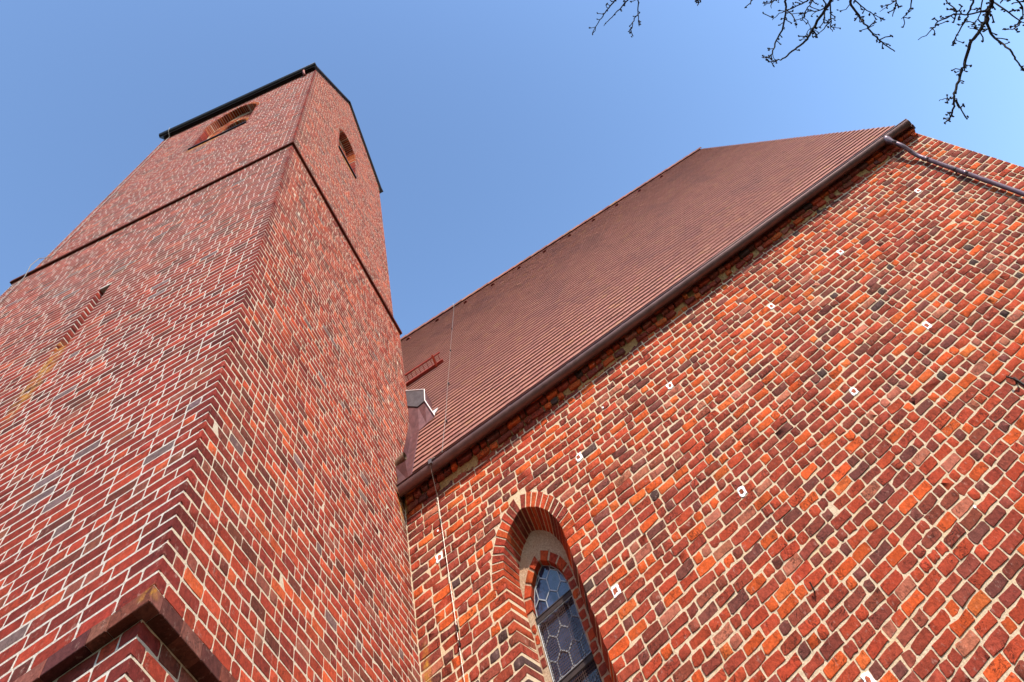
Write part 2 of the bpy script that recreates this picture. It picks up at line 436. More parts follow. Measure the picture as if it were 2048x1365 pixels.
def voussoirs(rs, xc, hw, zs, rise, thick, size, fn, depth, mat, parent, pal, name='arch_brick', joint=0.014, proud=0.006, soffit=0.0):
    """fn(u, z, d) -> 3-D; single bricks standing round the arch, each reaching through the reveal"""
    c = (rise * rise - hw * hw) / (2 * hw); r = hw + c; th = math.acos(c / r)
    L = r * th; n = max(int(round(L / size)), 3)
    for side in (-1, 1):
        for i in range(n):
            a0 = th * (i + 0.0) / n; a1 = th * (i + 1.0) / n; da0 = joint / 2 / r
            ro = r + thick * rs.uniform(0.93, 1.05); ri = r + rs.uniform(-0.004, 0.004) - soffit
            da1 = joint / 2 / ro
            pl = [(ri, a0 + da0), (ro, a0 + da1), (ro, a1 - da1), (ri, a1 - da0)]
            q = []
            for rr, aa in pl:
                x = xc - c + rr * math.cos(aa); z = zs + rr * math.sin(aa)
                if side < 0: x = 2 * xc - x
                q.append((x + rs.normal(0, 0.002), z + rs.normal(0, 0.002)))
            if side < 0: q = q[::-1]
            m = (sum(p[0] for p in q) / 4, sum(p[1] for p in q) / 4)
            ins = [(m[0] + (p[0] - m[0]) * 0.93, m[1] + (p[1] - m[1]) * 0.93) for p in q]
            pr = proud * rs.uniform(0.5, 1.4)
            V = [fn(p[0], p[1], -depth) for p in q] + [fn(p[0], p[1], pr - 0.004) for p in q] + [fn(p[0], p[1], pr) for p in ins]
            build(name, V, brick_faces(4), mat, parent, cols=pick(rs, pal, 1)[0])
def split(ua, ub, holes, lr=False, rr=False):
    """course from ua to ub without the hole intervals"""
    segs = []; pos = ua; left = lr
    for a, b in sorted(holes):
        if b <= ua or a >= ub: continue
        if a > pos + 0.02: segs.append((pos, a, left, True))
        pos = max(pos, b); left = True
    if ub > pos + 0.02: segs.append((pos, ub, left, rr))
    return segs

# ------------------------------------------------------------------ church tower
tower = thing('church_tower', 'tall square red brick church tower with string course and gabled top', 'tower', (XT, YT, 0))
rs = np.random.RandomState(11)
S_FR = lambda y: (lambda u, z, d: (u, y - d, z))            # south-facing wall at y
E_FR = lambda x: (lambda u, z, d: (x + d, u, z))            # east-facing wall at x
SLIT = (-6.43, -6.24, 10.05, 11.47)
SWIN = dict(xc=-6.41, hw=0.90, zs=21.0, rise=1.24, sill=19.2)
EWIN = dict(xc=6.83, hw=0.675, zs=20.95, rise=0.90, sill=19.4)
def win_hole(Wn, z0, z1, ring=0.13):
    zm = (z0 + z1) / 2
    if zm < Wn['sill']: return None
    if zm < Wn['zs']: h = Wn['hw']
    else: h = arch_half(zm, Wn['hw'] + ring, Wn['zs'], Wn['rise'] + ring * 1.1)
    return h if h > 0 else None
def tower_face(zs_, length, holes, parity, ph, top=None):
    """u runs from the south-east corner; returns the field and a list of course colours for the corner bricks"""
    F = Field(); ci = []
    for k, (z0, z1) in enumerate(zs_):
        a0, a1 = -0.005, length
        if top is not None:
            t = top((z0 + z1) / 2)
            if t is None: continue
            a0, a1 = max(a0, t[0]), min(a1, t[1])
        m0 = len(F.r)
        fill_course(rs, F, split(a0, a1, holes(z0, z1)), z0, z1, 0.0138, 0.06, ph, 0.26,
                    'L' if a0 < 0 else None, (0.283, 0.143), ((k + parity) % 2 == 0,), 1.1)
        ci += [k] * (len(F.r) - m0)
    return F, ci
def courses(z0, z1, h): n = int((z1 - z0) / h + 0.5); return [(z0 + i * (z1 - z0) / n, z0 + (i + 1) * (z1 - z0) / n) for i in range(n)]
def finish(F, ci, pal, ccol):
    n = len(F.r); c = pick(rs, pal, n)
    for i, r in enumerate(F.r):
        if r[5]: c[i] = ccol[ci[i] % len(ccol)] * rs.uniform(0.92, 1.06)
    return c
dark_corner = pick(rs, [(srgb(c) * AL, w_) for c, w_ in (((140, 56, 48), 5), ((122, 50, 46), 4), ((160, 62, 50), 3))], 400)
gS, gE, gUS, gUE, gLS, gLE = [], [], [], [], [], []
lenS, lenE = XT - XW, YNV + 0.25 - YT
wobT = lambda u, v: 0.003 * np.sin(u * 1.7 + v * 3) + 0.002 * np.sin(u * 5.1 - v * 2)
# lower stage
zl = courses(Z_LIP1, Z_STR, TCH)
def hs(z0, z1):
    zm = (z0 + z1) / 2
    return [(XT - SLIT[1], XT - SLIT[0])] if SLIT[2] < zm < SLIT[3] else []
F, ci = tower_face(zl, lenS, hs, 0, 0.42); c = finish(F, ci, PAL_T, dark_corner)
V, c = brick_arrays(rs, F, (XT, YT, 0), (-1, 0, 0), (0, -1, 0), 10, 0.007, 0.0016, 0.003, (0.0006, 0.0015), 0.001, c, wobT, 0.0012)
gS.append((V[:, [i for r in range(3) for i in (r * 10 + np.arange(10)[::-1])]], c))      # mirrored face: turn the outline round
F, ci = tower_face(zl, YN_T - YT, lambda a, b: [], 1, 0.42); c = finish(F, ci, PAL_TE, dark_corner)
gE.append(brick_arrays(rs, F, (XT, YT, 0), (0, 1, 0), (1, 0, 0), 10, 0.009, 0.0022, 0.004, (0.0006, 0.0035), 0.002, c, wobT))
# below the overhanging course
LB = 0.085
zb = courses(3.56, Z_LIP0, TCH)
F, ci = tower_face(zb, lenS - LB, lambda a, b: [], 0, 0.42); c = finish(F, ci, PAL_T, dark_corner)
V, c = brick_arrays(rs, F, (XT - LB, YT + LB, 0), (-1, 0, 0), (0, -1, 0), 10, 0.008, 0.002, 0.003, (0.0006, 0.0035), 0.002, c, wobT)
gLS.append((V[:, [i for r in range(3) for i in (r * 10 + np.arange(10)[::-1])]], c))
F, ci = tower_face(zb, lenE - LB, lambda a, b: [], 1, 0.42); c = finish(F, ci, PAL_TE, dark_corner)
gLE.append(brick_arrays(rs, F, (XT - LB, YT + LB, 0), (0, 1, 0), (1, 0, 0), 10, 0.008, 0.002, 0.003, (0.0006, 0.0035), 0.002, c, wobT))
# upper stage
zu = courses(Z_STR + 0.2, Z_EAVE, TCH)
def hsu(z0, z1):
    h = win_hole(SWIN, z0, z1)
    return [(XU - SWIN['xc'] - h, XU - SWIN['xc'] + h)] if h else []
F, ci = tower_face(zu, XU - XUW, hsu, 0, 0.45); c = finish(F, ci, PAL_T, dark_corner)
V, c = brick_arrays(rs, F, (XU, YU, 0), (-1, 0, 0), (0, -1, 0), 4, 0, 0.002, 0.003, (0.0005, 0.0012), 0.0008, c, wobT, 0.001)
gUS.append((V[:, [i for r in range(3) for i in (r * 4 + np.arange(4)[::-1])]], c))
def heu(z0, z1):
    h = win_hole(EWIN, z0, z1)
    return [(EWIN['xc'] - YU - h, EWIN['xc'] - YU + h)] if h else []
def gable(z):
    if z < Z_EAVE: return (-1, 99)
    t = (z - Z_EAVE) / (Z_APEX - Z_EAVE)
    if t > 0.97: return None
    return ((Y_APEX - YU) * t, (YUN - YU) - (YUN - Y_APEX) * t)
F, ci = tower_face(zu + courses(Z_EAVE, Z_APEX, TCH), YUN - YU, heu, 1, 0.45, gable); c = finish(F, ci, PAL_TE, dark_corner)
gUE.append(brick_arrays(rs, F, (XU, YU, 0), (0, 1, 0), (1, 0, 0), 4, 0, 0.002, 0.003, (0.0005, 0.0012), 0.0008, c, wobT, 0.001))

# mortar bodies
def wall_plane(name, outer, holes, fn, mat, parent):
    vs, fs = holed(outer, holes, lambda u, z: fn(u, z, 0.0)); return build(name, vs, fs, mat, parent)
rect = lambda a, b, c, d: [(a, c), (b, c), (b, d), (a, d)]
def win_loop(Wn, g=0.006):
    a, _, _, _ = lancet(Wn['xc'], Wn['hw'] + g, Wn['zs'], Wn['rise'] + g)
    return [(Wn['xc'] - Wn['hw'] - g, Wn['sill']), (Wn['xc'] + Wn['hw'] + g, Wn['sill'])] + a
def reveal(mb, loop, fn, depth, back=None):
    n = len(loop)
    mb.add([fn(p[0], p[1], 0) for p in loop] + [fn(p[0], p[1], -depth) for p in (back or loop)], [(i, (i + 1) % n, n + (i + 1) % n, n + i) for i in range(n)])
GSL = (SLIT[0] - 0.006, SLIT[1] + 0.006, SLIT[2], SLIT[3])
w_s = wall_plane('wall', rect(XW, XT, Z_LIP1, Z_STR + 0.03), [rect(*GSL)], S_FR(YT), MO_T, tower)
w_e = wall_plane('wall', rect(YT, YN_T, Z_LIP1, Z_STR + 0.03), [], E_FR(XT), MO_TE, tower)
w_us = wall_plane('upper_wall', rect(XUW, XU, Z_STR, Z_EAVE + 0.02), [win_loop(SWIN)], S_FR(YU), MO_T, tower)
w_ue = wall_plane('upper_wall', [(YU, Z_STR), (YUN, Z_STR), (YUN, Z_EAVE), (Y_APEX, Z_APEX), (YU, Z_EAVE)], [win_loop(EWIN)], E_FR(XU), MO_TE, tower)
w_ls = wall_plane('plinth_wall', rect(XW, XT - LB, 0, Z_LIP0), [], S_FR(YT + LB), MO_T, tower)
w_le = wall_plane('plinth_wall', rect(YT + LB, YN_T, 0, Z_LIP0), [], E_FR(XT - LB), MO_TE, tower)
mb = MB()
mb.add([(XW, YT, 0), (XW, YN_T, 0), (XW, YN_T, Z_STR), (XW, YT, Z_STR)], [(0, 3, 2, 1)])
mb.add([(XW, YN_T, 0), (XT, YN_T, 0), (XT, YN_T, Z_STR), (XW, YN_T, Z_STR)], [(0, 3, 2, 1)])
mb.add([(XUW, YU, Z_STR), (XUW, YUN, Z_STR), (XUW, YUN, Z_EAVE), (XUW, Y_APEX, Z_APEX), (XUW, YU, Z_EAVE)], [(0, 4, 3, 2, 1)])
mb.add([(XUW, YUN, Z_STR), (XU, YUN, Z_STR), (XU, YUN, Z_EAVE), (XUW, YUN, Z_EAVE)], [(0, 3, 2, 1)])
mb.build('rear_wall', WALL_X, tower)
# slit recess
mb = MB(); reveal(mb, rect(*GSL), S_FR(YT), 0.30); mb.build('slit_reveal', MO_T, w_s)
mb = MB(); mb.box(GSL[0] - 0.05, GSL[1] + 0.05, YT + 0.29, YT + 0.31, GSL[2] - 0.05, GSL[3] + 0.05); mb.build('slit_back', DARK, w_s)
# bell openings
for nm, Wn, FR, wall, mort, pal in (('s', SWIN, S_FR(YU), w_us, MO_T, PAL_T), ('e', EWIN, E_FR(XU), w_ue, MO_TE, PAL_TE)):
    sl_ = MB(); a_, b_ = Wn['xc'] - Wn['hw'] - 0.03, Wn['xc'] + Wn['hw'] + 0.03
    sl_.prism([(a_, Wn['sill'] - 0.035), (b_, Wn['sill'] - 0.035), (b_, Wn['sill'] + 0.02), (a_, Wn['sill'] + 0.02)], lambda u, z: FR(u, z, -0.3), lambda u, z: FR(u, z, 0.05))
    sl_.build('sill', BLACK, tower)
    op = MB(); reveal(op, win_loop(Wn), FR, 0.30); opo = op.build('bell_opening', mort, tower)
    hot = [(srgb(c) * AL, w_) for c, w_ in (((176, 84, 52), 4), ((150, 66, 48), 4), ((206, 110, 62), 2))]
    voussoirs(rs, Wn['xc'], Wn['hw'], Wn['zs'], Wn['rise'], 0.12, 0.085, FR, 0.30, BR_T, opo, hot, 'arch_brick', 0.018, 0.008)
    ih = Wn['hw'] * 0.52; il, _, _, _ = lancet(Wn['xc'], ih, Wn['zs'] - 0.35, Wn['rise'] * 0.62)
    loop = [(Wn['xc'] - ih, Wn['sill'] + 0.02), (Wn['xc'] + ih, Wn['sill'] + 0.02)] + il
    big = win_loop(Wn, 0.03)
    vs, fs = holed(big, [loop], lambda u, z: FR(u, z, -0.29)); build('inner_wall', vs, fs, REVEAL_PL, opo)
    voussoirs(rs, Wn['xc'], ih, Wn['zs'] - 0.35, Wn['rise'] * 0.62, 0.13, 0.085, lambda u, z, d: FR(u, z, d - 0.285), 0.16, BR_T, opo, hot, 'inner_arch_brick', 0.016, 0.008)
    Fi = Field()
    for z0, z1 in courses(Wn['sill'], Wn['zs'] + Wn['rise'] * 0.7, 0.1):
        zm = (z0 + z1) / 2
        a = arch_half(zm, Wn['hw'] - 0.03, Wn['zs'], Wn['rise'] - 0.03); b = ih if zm < Wn['zs'] - 0.35 else arch_half(zm, ih + 0.16, Wn['zs'] - 0.35, Wn['rise'] * 0.62 + 0.18)
        for s0, s1 in ((-a, -b), (b, a)):
            if s1 - s0 > 0.06: fill_course(rs, Fi, [(Wn['xc'] + s0, Wn['xc'] + s1, False, False)], z0, z1, 0.02, 0.15, 0.6, 0.03)
    ud = (1, 0, 0) if nm == 's' else (0, 1, 0); nd = (0, -1, 0) if nm == 's' else (1, 0, 0)
    O_ = (0, YU + 0.29, 0) if nm == 's' else (XU - 0.29, 0, 0)
    mass('infill_bricks', [brick_arrays(rs, Fi, O_, ud, nd, 4, 0, 0.004, 0.01, (0.002, 0.012), 0.003, pick(rs, hot, len(Fi.r)))], BR_T, opo)
    mb = MB(); reveal(mb, loop, lambda u, z, d: FR(u, z, d - 0.29), 0.45); mb.build('inner_reveal', REVEAL_PL, opo)
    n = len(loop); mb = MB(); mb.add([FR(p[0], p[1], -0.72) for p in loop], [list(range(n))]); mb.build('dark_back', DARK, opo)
# overhanging plinth course: single bricks that stand proud of the wall below
lipc = [(srgb(c) * AL, w_) for c, w_ in (((128, 70, 60), 4), ((112, 64, 64), 4), ((146, 92, 80), 2), ((104, 60, 56), 3))]
for face in ('s', 'e'):
    Fl = Field(); fill_course(rs, Fl, [(-0.012, lenS if face == 's' else lenE, False, False)], Z_LIP0, Z_LIP1 - 0.004, 0.008, 0.04, 0.12, 0.03, 'L', (0.29, 0.145), (face == 's',))
    Fl.r = [(r[0], r[1], r[2], r[3] + 0.003, LB + 0.02, r[5]) for r in Fl.r]
    cc = pick(rs, lipc, len(Fl.r))
    if face == 's':
        V, cc = brick_arrays(rs, Fl, (XT, YT, 0), (-1, 0, 0), (0, -1, 0), 4, 0, 0.0015, 0.002, (0.012, 0.016), 0.004, cc); V = V[:, [i for r in range(3) for i in (r * 4 + np.arange(4)[::-1])]]
    else: V, cc = brick_arrays(rs, Fl, (XT, YT, 0), (0, 1, 0), (1, 0, 0), 4, 0, 0.0015, 0.002, (0.012, 0.016), 0.004, cc)
    for i in range(len(V)): build('plinth_brick', V[i], brick_faces(4), BR_T, w_ls if face == 's' else w_le, cols=cc[i])
mb = MB(); mb.box(XW + 0.02, XT - 0.003, YT + 0.003, YT + 0.2, Z_LIP0 + 0.006, Z_LIP1); mb.box(XT - 0.2, XT - 0.0035, YT + 0.004, YN_T, Z_LIP0 + 0.0065, Z_LIP1 - 0.001)
mb.build('plinth_bed', MO_T, w_ls)
# string course
def ring(name, prof, x0, x1, y0, y1, mat, parent, cols=None):
    mb = MB(); n = len(prof)
    for o, z in prof: mb.v += [(x0 - o, y0 - o, z), (x1 + o, y0 - o, z), (x1 + o, y1 + o, z), (x0 - o, y1 + o, z)]
    for i in range(n - 1):
        for j in range(4): a, b = i * 4 + j, i * 4 + (j + 1) % 4; mb.f.append([a, b, b + 4, a + 4])
    return mb.build(name, mat, parent, cols=cols)
ring('string_course', [(-0.02, Z_STR), (0.055, Z_STR + 0.002), (0.058, Z_STR + 0.05), (0.05, Z_STR + 0.085), (-0.10, Z_STR + 0.2)], XW, XT, YT, YN_T, BR_T, tower, cols=srgb((118, 66, 56)) * AL)
# bricks
scatter([gS[0], gLS[0]], BR_T, w_s, 170)
scatter([gE[0], gLE[0]], BR_T, w_e, 130)
mass('brickwork', gUS, BR_T, w_us); mass('brickwork', gUE, BR_T, w_ue)
# roof and eaves gutter
ts = (Z_APEX - Z_EAVE) / (Y_APEX - YU)
pr = [(YU - 0.16, Z_EAVE - 0.16 * ts + 0.05), (Y_APEX, Z_APEX + 0.05), (YUN + 0.16, Z_EAVE - 0.16 * ts + 0.05), (YUN + 0.16, Z_EAVE - 0.16 * ts + 0.20), (Y_APEX, Z_APEX + 0.20), (YU - 0.16, Z_EAVE - 0.16 * ts + 0.20)]
mb = MB(); n = 6
for x in (XUW - 0.09, XU + 0.09): mb.v += [(x, y, z) for y, z in pr]
mb.f += [[0, 5, 4, 1], [1, 4, 3, 2], [6, 7, 10, 11], [7, 8, 9, 10], [0, 1, 7, 6], [1, 2, 8, 7], [5, 11, 10, 4], [4, 10, 9, 3], [0, 6, 11, 5], [2, 3, 9, 8]]
troof = mb.build('roof', BLACK, tower)
def half_gutter(x0, x1, yc, zc, r, th=0.006, n=12):
    mb = MB(); prof = []
    for i in range(n + 1): a = math.pi + math.pi * i / n; prof.append((yc + r * math.cos(a), zc + r * math.sin(a)))
    inn = [(yc + (p[0] - yc) * (1 - th / r), zc + (p[1] - zc) * (1 - th / r)) for p in prof][::-1]
    loop = prof + inn; m = len(loop)
    mb.add([(x0, y, z) for y, z in loop] + [(x1, y, z) for y, z in loop], [(i, m + i, m + (i + 1) % m, (i + 1) % m) for i in range(m)])
    mb.add([(x0, y, z) for y, z in prof], [list(range(n + 1))]); mb.add([(x1, y, z) for y, z in prof], [list(range(n + 1))[::-1]])
    mb.tube([(x0, yc - r - 0.004, zc + 0.002), (x1, yc - r - 0.004, zc + 0.002)], 0.011, 8)
    return mb
for y in (YU - 0.16, YUN + 0.16):
    gt = half_gutter(XUW - 0.10, XU + 0.10, y, Z_EAVE + 0.02, 0.10).build('gutter', BLACK, tower, True)
mb = MB(); mb.tube([(XU - 0.42, YU - 0.16, Z_EAVE - 0.06), (XU - 0.42, YU - 0.16, Z_EAVE - 0.2), (XU - 0.42, YU - 0.09, Z_EAVE - 0.34), (XU - 0.42, YU - 0.01, Z_EAVE - 0.42)], 0.05, 10)
mb.build('gutter_outlet', plain('red brown pipe', (0.22, 0.07, 0.06), 0.5, 0.2), tower, True)
mb = MB(); mb.box(XUW, XU, YU - 0.07, YU - 0.002, Z_EAVE - 0.08, Z_EAVE + 0.03); mb.build('eaves_board', BLACK, tower)

# ------------------------------------------------------------------ church nave
nave = thing('church_nave', 'red brick church nave with steep tiled roof, pointed window and brown gutter', 'church', (0, YNV, 0))
rs = np.random.RandomState(23)
NWIN = dict(xc=-1.41, hw=0.51, zs=7.35, rise=0.67, sill=4.2)
PATCH = [(8.50, 8.08), (6.10, 8.06), (4.19, 8.06), (1.71, 8.09), (-0.24, 8.13), (5.76, 6.31), (3.99, 6.34), (1.65, 6.36), (-0.52, 6.40), (1.57, 4.52), (-2.82, 8.19)]
zc = [(2.65 + i * NCH, 2.65 + (i + 1) * NCH) for i in range(int((9.22 - 2.65) / NCH))]
PATCH = [(x, min(((a + b) / 2 for a, b in zc), key=lambda q: abs(q - z))) for x, z in PATCH]
F = Field()
for k, (z0, z1) in enumerate(zc):
    zm = (z0 + z1) / 2; hl = []
    if zm > NWIN['sill']:
        h = NWIN['hw'] if zm < NWIN['zs'] else arch_half(zm, NWIN['hw'] + 0.215, NWIN['zs'], NWIN['rise'] + 0.24)
        if h > 0: hl.append((NWIN['xc'] - h, NWIN['xc'] + h))
    for x, z in PATCH:
        if abs(z - zm) < 0.01: hl.append((x - 0.06, x + 0.06))
    ph = 0.38 + 0.12 * math.sin(k * 1.9)
    fill_course(rs, F, split(XT + 0.012, XE, hl), z0, z1, 0.0195, 0.09, ph, 0.40, None, (0.298, 0.152))
wobN = lambda u, v: 0.010 * np.sin(u * 0.9 + v * 1.3) + 0.006 * np.sin(u * 2.7 - v * 4.1) + 0.003 * np.sin(u * 9 + v * 7)
c = pick(rs, PAL_N, len(F.r))
for i, r in enumerate(F.r):                      # burnt dark ends are mostly headers
    if c[i].max() < 0.085 and r[2] > 0.1 and rs.rand() < 0.75: c[i] = pick(rs, PAL_N[:4], 1)[0]
SPL, RD = 0.11, 0.40                             # splay and depth of the window reveal
gN = brick_arrays(rs, F, (0, YNV, 0), (1, 0, 0), (0, -1, 0), 10, 0.0105, 0.0045, 0.016, (0.003, 0.012), 0.004, c, wobN, 0.016)
for i, r in enumerate(F.r):
    if r[4] > 0.1 and abs(abs(r[0] - NWIN['xc']) - r[2] - NWIN['hw']) < 0.03 and r[1] > NWIN['sill']:
        gN[0][i, :10, 0] += SPL * (1 if r[0] < NWIN['xc'] else -1)
w_n = wall_plane('wall', rect(XT, XE, 0, 9.62), [win_loop(NWIN, 0.008)], S_FR(YNV), MO_N, nave)
scatter([gN], BR_N, w_n, 300)
mb = MB()
mb.add([(XE, YNV, 0), (XE, 19.44, 0), (XE, 19.44, 9.6), (XE, Y_RIDGE, Z_RIDGE - 0.1), (XE, YNV, 9.5)], [(0, 1, 2, 3, 4)])
mb.add([(XW, 19.44, 0), (XE, 19.44, 0), (XE, 19.44, 9.6), (XW, 19.44, 9.6)], [(0, 3, 2, 1)])
mb.add([(XW, YNV, 0), (XW, 19.44, 0), (XW, 19.44, 9.6), (XW, Y_RIDGE, Z_RIDGE - 0.1), (XW, YNV, 9.5)], [(0, 4, 3, 2, 1)])
mb.build('gable_wall', WALL_X, nave)
# white filled putlog holes
for x, z in PATCH:
    n = 16; pts = []
    for i in range(n):
        a = 2 * math.pi * i / n; q = 1 / max(abs(math.cos(a)), abs(math.sin(a)))
        r = 0.053 * min(q, 1.32) * rs.uniform(0.86, 1.22)
        pts.append((x + r * math.cos(a), z + 0.9 * r * math.sin(a)))
    V = [(p[0], YNV + 0.02, p[1]) for p in pts] + [(p[0], YNV - 0.0125, p[1]) for p in pts]
    pa = build('filler_patch', V, [list(range(n, 2 * n))] + [(i, (i + 1) % n, n + (i + 1) % n, n + i) for i in range(n)], WHITE, w_n)
    Fp = Field(); Fp.r = [(x + rs.normal(0, 0.006), z, 0.030, 0.028, 0.0, 0)]
    V, cc = brick_arrays(rs, Fp, (0, YNV - 0.0125, 0), (1, 0, 0), (0, -1, 0), 10, 0.012, 0.003, 0.1, (0.002, 0.004), 0.003, np.array([srgb((206, 112, 84)) * AL]))
    build('filler_brick', V[0], brick_faces(10), BR_N, pa, cols=cc[0])
for x, z in ((7.41, 8.49), (3.80, 8.49), (0.50, 8.51), (3.89, 4.72), (-2.78, 8.55)):
    mb = MB(); mb.tube([(x, YNV + 0.01, z), (x, YNV - 0.016, z)], 0.015, 10); mb.build('white_plug', WHITE, w_n)
mb = MB(); mb.tube([(5.76, YNV + 0.02, 5.19), (5.76, YNV - 0.05, 5.19), (5.74, YNV - 0.09, 5.21), (5.70, YNV - 0.10, 5.27)], 0.012, 8)
mb.bar((5.80, YNV - 0.012, 5.08), (5.80, YNV - 0.012, 5.24), 0.05, 0.02); mb.build('wall_hook', IRON, w_n)
mb = MB(); mb.tube([(1.65, YNV + 0.02, 5.17), (1.65, YNV - 0.06, 5.18), (1.66, YNV - 0.08, 5.23)], 0.010, 8); mb.build('wall_hook', IRON, w_n)
# ---- window
def splay(u, z, d):
    t = max(-d, 0) / RD
    return (NWIN['xc'] + (u - NWIN['xc']) * (1 - t * SPL / NWIN['hw']), YNV - d, z if z < NWIN['zs'] else NWIN['zs'] + (z - NWIN['zs']) * (1 - 0.13 * t))
win = MB(); reveal(win, win_loop(NWIN, 0.008), splay, RD + 0.01); win = win.build('window', MO_N, nave)
hotN = [(srgb(c) * AL, w_) for c, w_ in (((200, 84, 50), 5), ((178, 74, 54), 5), ((214, 98, 54), 3), ((150, 68, 56), 3))]
voussoirs(rs, NWIN['xc'], NWIN['hw'], NWIN['zs'], NWIN['rise'], 0.195, 0.082, splay, RD - 0.005, BR_N, win, hotN, 'arch_brick', 0.019, 0.009)
IW = dict(xc=-1.425, hw=0.30, zs=7.10, rise=0.45, sill=4.3)
YI = YNV + RD - 0.005
il = [(IW['xc'] - IW['hw'], IW['sill']), (IW['xc'] + IW['hw'], IW['sill'])] + lancet(IW['xc'], IW['hw'], IW['zs'], IW['rise'])[0]
NB = dict(xc=NWIN['xc'], hw=NWIN['hw'] - SPL, zs=NWIN['zs'], rise=NWIN['rise'] * 0.87, sill=4.2)
vs, fs = holed(win_loop(NB, 0.03), [il], lambda u, z: (u, YI, z)); build('inner_face', vs, fs, REVEAL_PL, win)
mb = MB(); reveal(mb, il, S_FR(YI), 0.14); mb.build('inner_reveal', REVEAL_PL, win)
voussoirs(rs, IW['xc'], IW['hw'] - 0.01, IW['zs'], IW['rise'] - 0.01, 0.11, 0.15, S_FR(YI), 0.12, BR_N, win, hotN, 'inner_arch_brick', 0.03, 0.012)
Fi = Field()
for z0, z1 in courses(4.3, IW['zs'], 0.112):
    for s0, s1 in ((NB['xc'] - NB['hw'], IW['xc'] - IW['hw'] + 0.005), (IW['xc'] + IW['hw'] - 0.005, NB['xc'] + NB['hw'])):
        if rs.rand() < 0.75: Fi.r.append(((s0 + s1) / 2 + rs.normal(0, 0.006), (z0 + z1) / 2, (s1 - s0) / 2 - 0.012, 0.044, 0.10, 0))
V, cc = brick_arrays(rs, Fi, (0, YI, 0), (1, 0, 0), (0, -1, 0), 10, 0.012, 0.004, 0.02, (0.004, 0.012), 0.004, pick(rs, hotN, len(Fi.r)))
for i in range(len(V)): build('jamb_brick', V[i], brick_faces(10), BR_N, win, cols=cc[i])
# leaded glass of six-sided panes
YG = YI + 0.115
def clip(poly, loop):
    out = poly
    n = len(loop)
    for i in range(n):
        a, b = loop[i], loop[(i + 1) % n]; inp, out = out, []
        if not inp: return []
        side = lambda p: (b[0] - a[0]) * (p[1] - a[1]) - (b[1] - a[1]) * (p[0] - a[0])
        for j in range(len(inp)):
            p, q = inp[j], inp[(j + 1) % len(inp)]; sp, sq = side(p), side(q)
            if sp >= 0: out.append(p)
            if (sp >= 0) != (sq >= 0): t = sp / (sp - sq); out.append((p[0] + (q[0] - p[0]) * t, p[1] + (q[1] - p[1]) * t))
    return out
gl = [(IW['xc'] - IW['hw'] + 0.02, IW['sill']), (IW['xc'] + IW['hw'] - 0.02, IW['sill'])] + lancet(IW['xc'], IW['hw'] - 0.02, IW['zs'], IW['rise'] - 0.01, 6)[0]
hx, hz = 0.095, 0.20                               # half width, row pitch
lead = MB(); came = set()
for r_ in range(-1, 18):
    for q_ in range(-3, 4):
        x0 = IW['xc'] + (q_ + 0.5 * (r_ % 2)) * 2 * hx; z0 = 4.3 + r_ * hz
        hexa = [(x0, z0 - 0.135), (x0 + hx, z0 - 0.065), (x0 + hx, z0 + 0.065), (x0, z0 + 0.135), (x0 - hx, z0 + 0.065), (x0 - hx, z0 - 0.065)]
        p = clip(hexa, gl)
        if len(p) < 3: continue
        ar = 0.5 * abs(sum(p[i][0] * p[(i + 1) % len(p)][1] - p[i][1] * p[(i + 1) % len(p)][0] for i in range(len(p))))
        if ar < 0.0004: continue
        m = (sum(a[0] for a in p) / len(p), sum(a[1] for a in p) / len(p))
        ti, tj = rs.normal(0, 0.03), rs.normal(0, 0.03); n = len(p)
        V = [(a[0], YG + (a[0] - m[0]) * ti + (a[1] - m[1]) * tj, a[1]) for a in p] + [(a[0], YG + 0.006 + (a[0] - m[0]) * ti + (a[1] - m[1]) * tj, a[1]) for a in p]
        build('pane', V, [list(range(n)), list(range(n, 2 * n))[::-1]] + [(i, n + i, n + (i + 1) % n, (i + 1) % n) for i in range(n)], GLASS, win)
        for i in range(n):
            a, b = p[i], p[(i + 1) % n]; key = tuple(sorted([(round(a[0], 2), round(a[1], 2)), (round(b[0], 2), round(b[1], 2))]))
            if key in came or math.dist(a, b) < 0.01: continue
            came.add(key); lead.bar((a[0], YG - 0.004, a[1]), (b[0], YG - 0.004, b[1]), 0.012, 0.012, (0, 1, 0))
lead.build('leading', LEAD, win)
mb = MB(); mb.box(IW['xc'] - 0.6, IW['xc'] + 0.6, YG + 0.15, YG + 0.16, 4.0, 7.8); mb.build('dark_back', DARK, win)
bars = (7.0, 6.335, 5.67)
for z in bars:
    mb = MB(); mb.box(IW['xc'] - IW['hw'] - 0.01, IW['xc'] + IW['hw'] + 0.01, YI + 0.02, YI + 0.055, z - 0.03, z + 0.03)
    mb.box(IW['xc'] - IW['hw'], IW['xc'] + IW['hw'], YI + 0.012, YI + 0.02, z + 0.018, z + 0.028); mb.build('iron_bar', IRON, win)
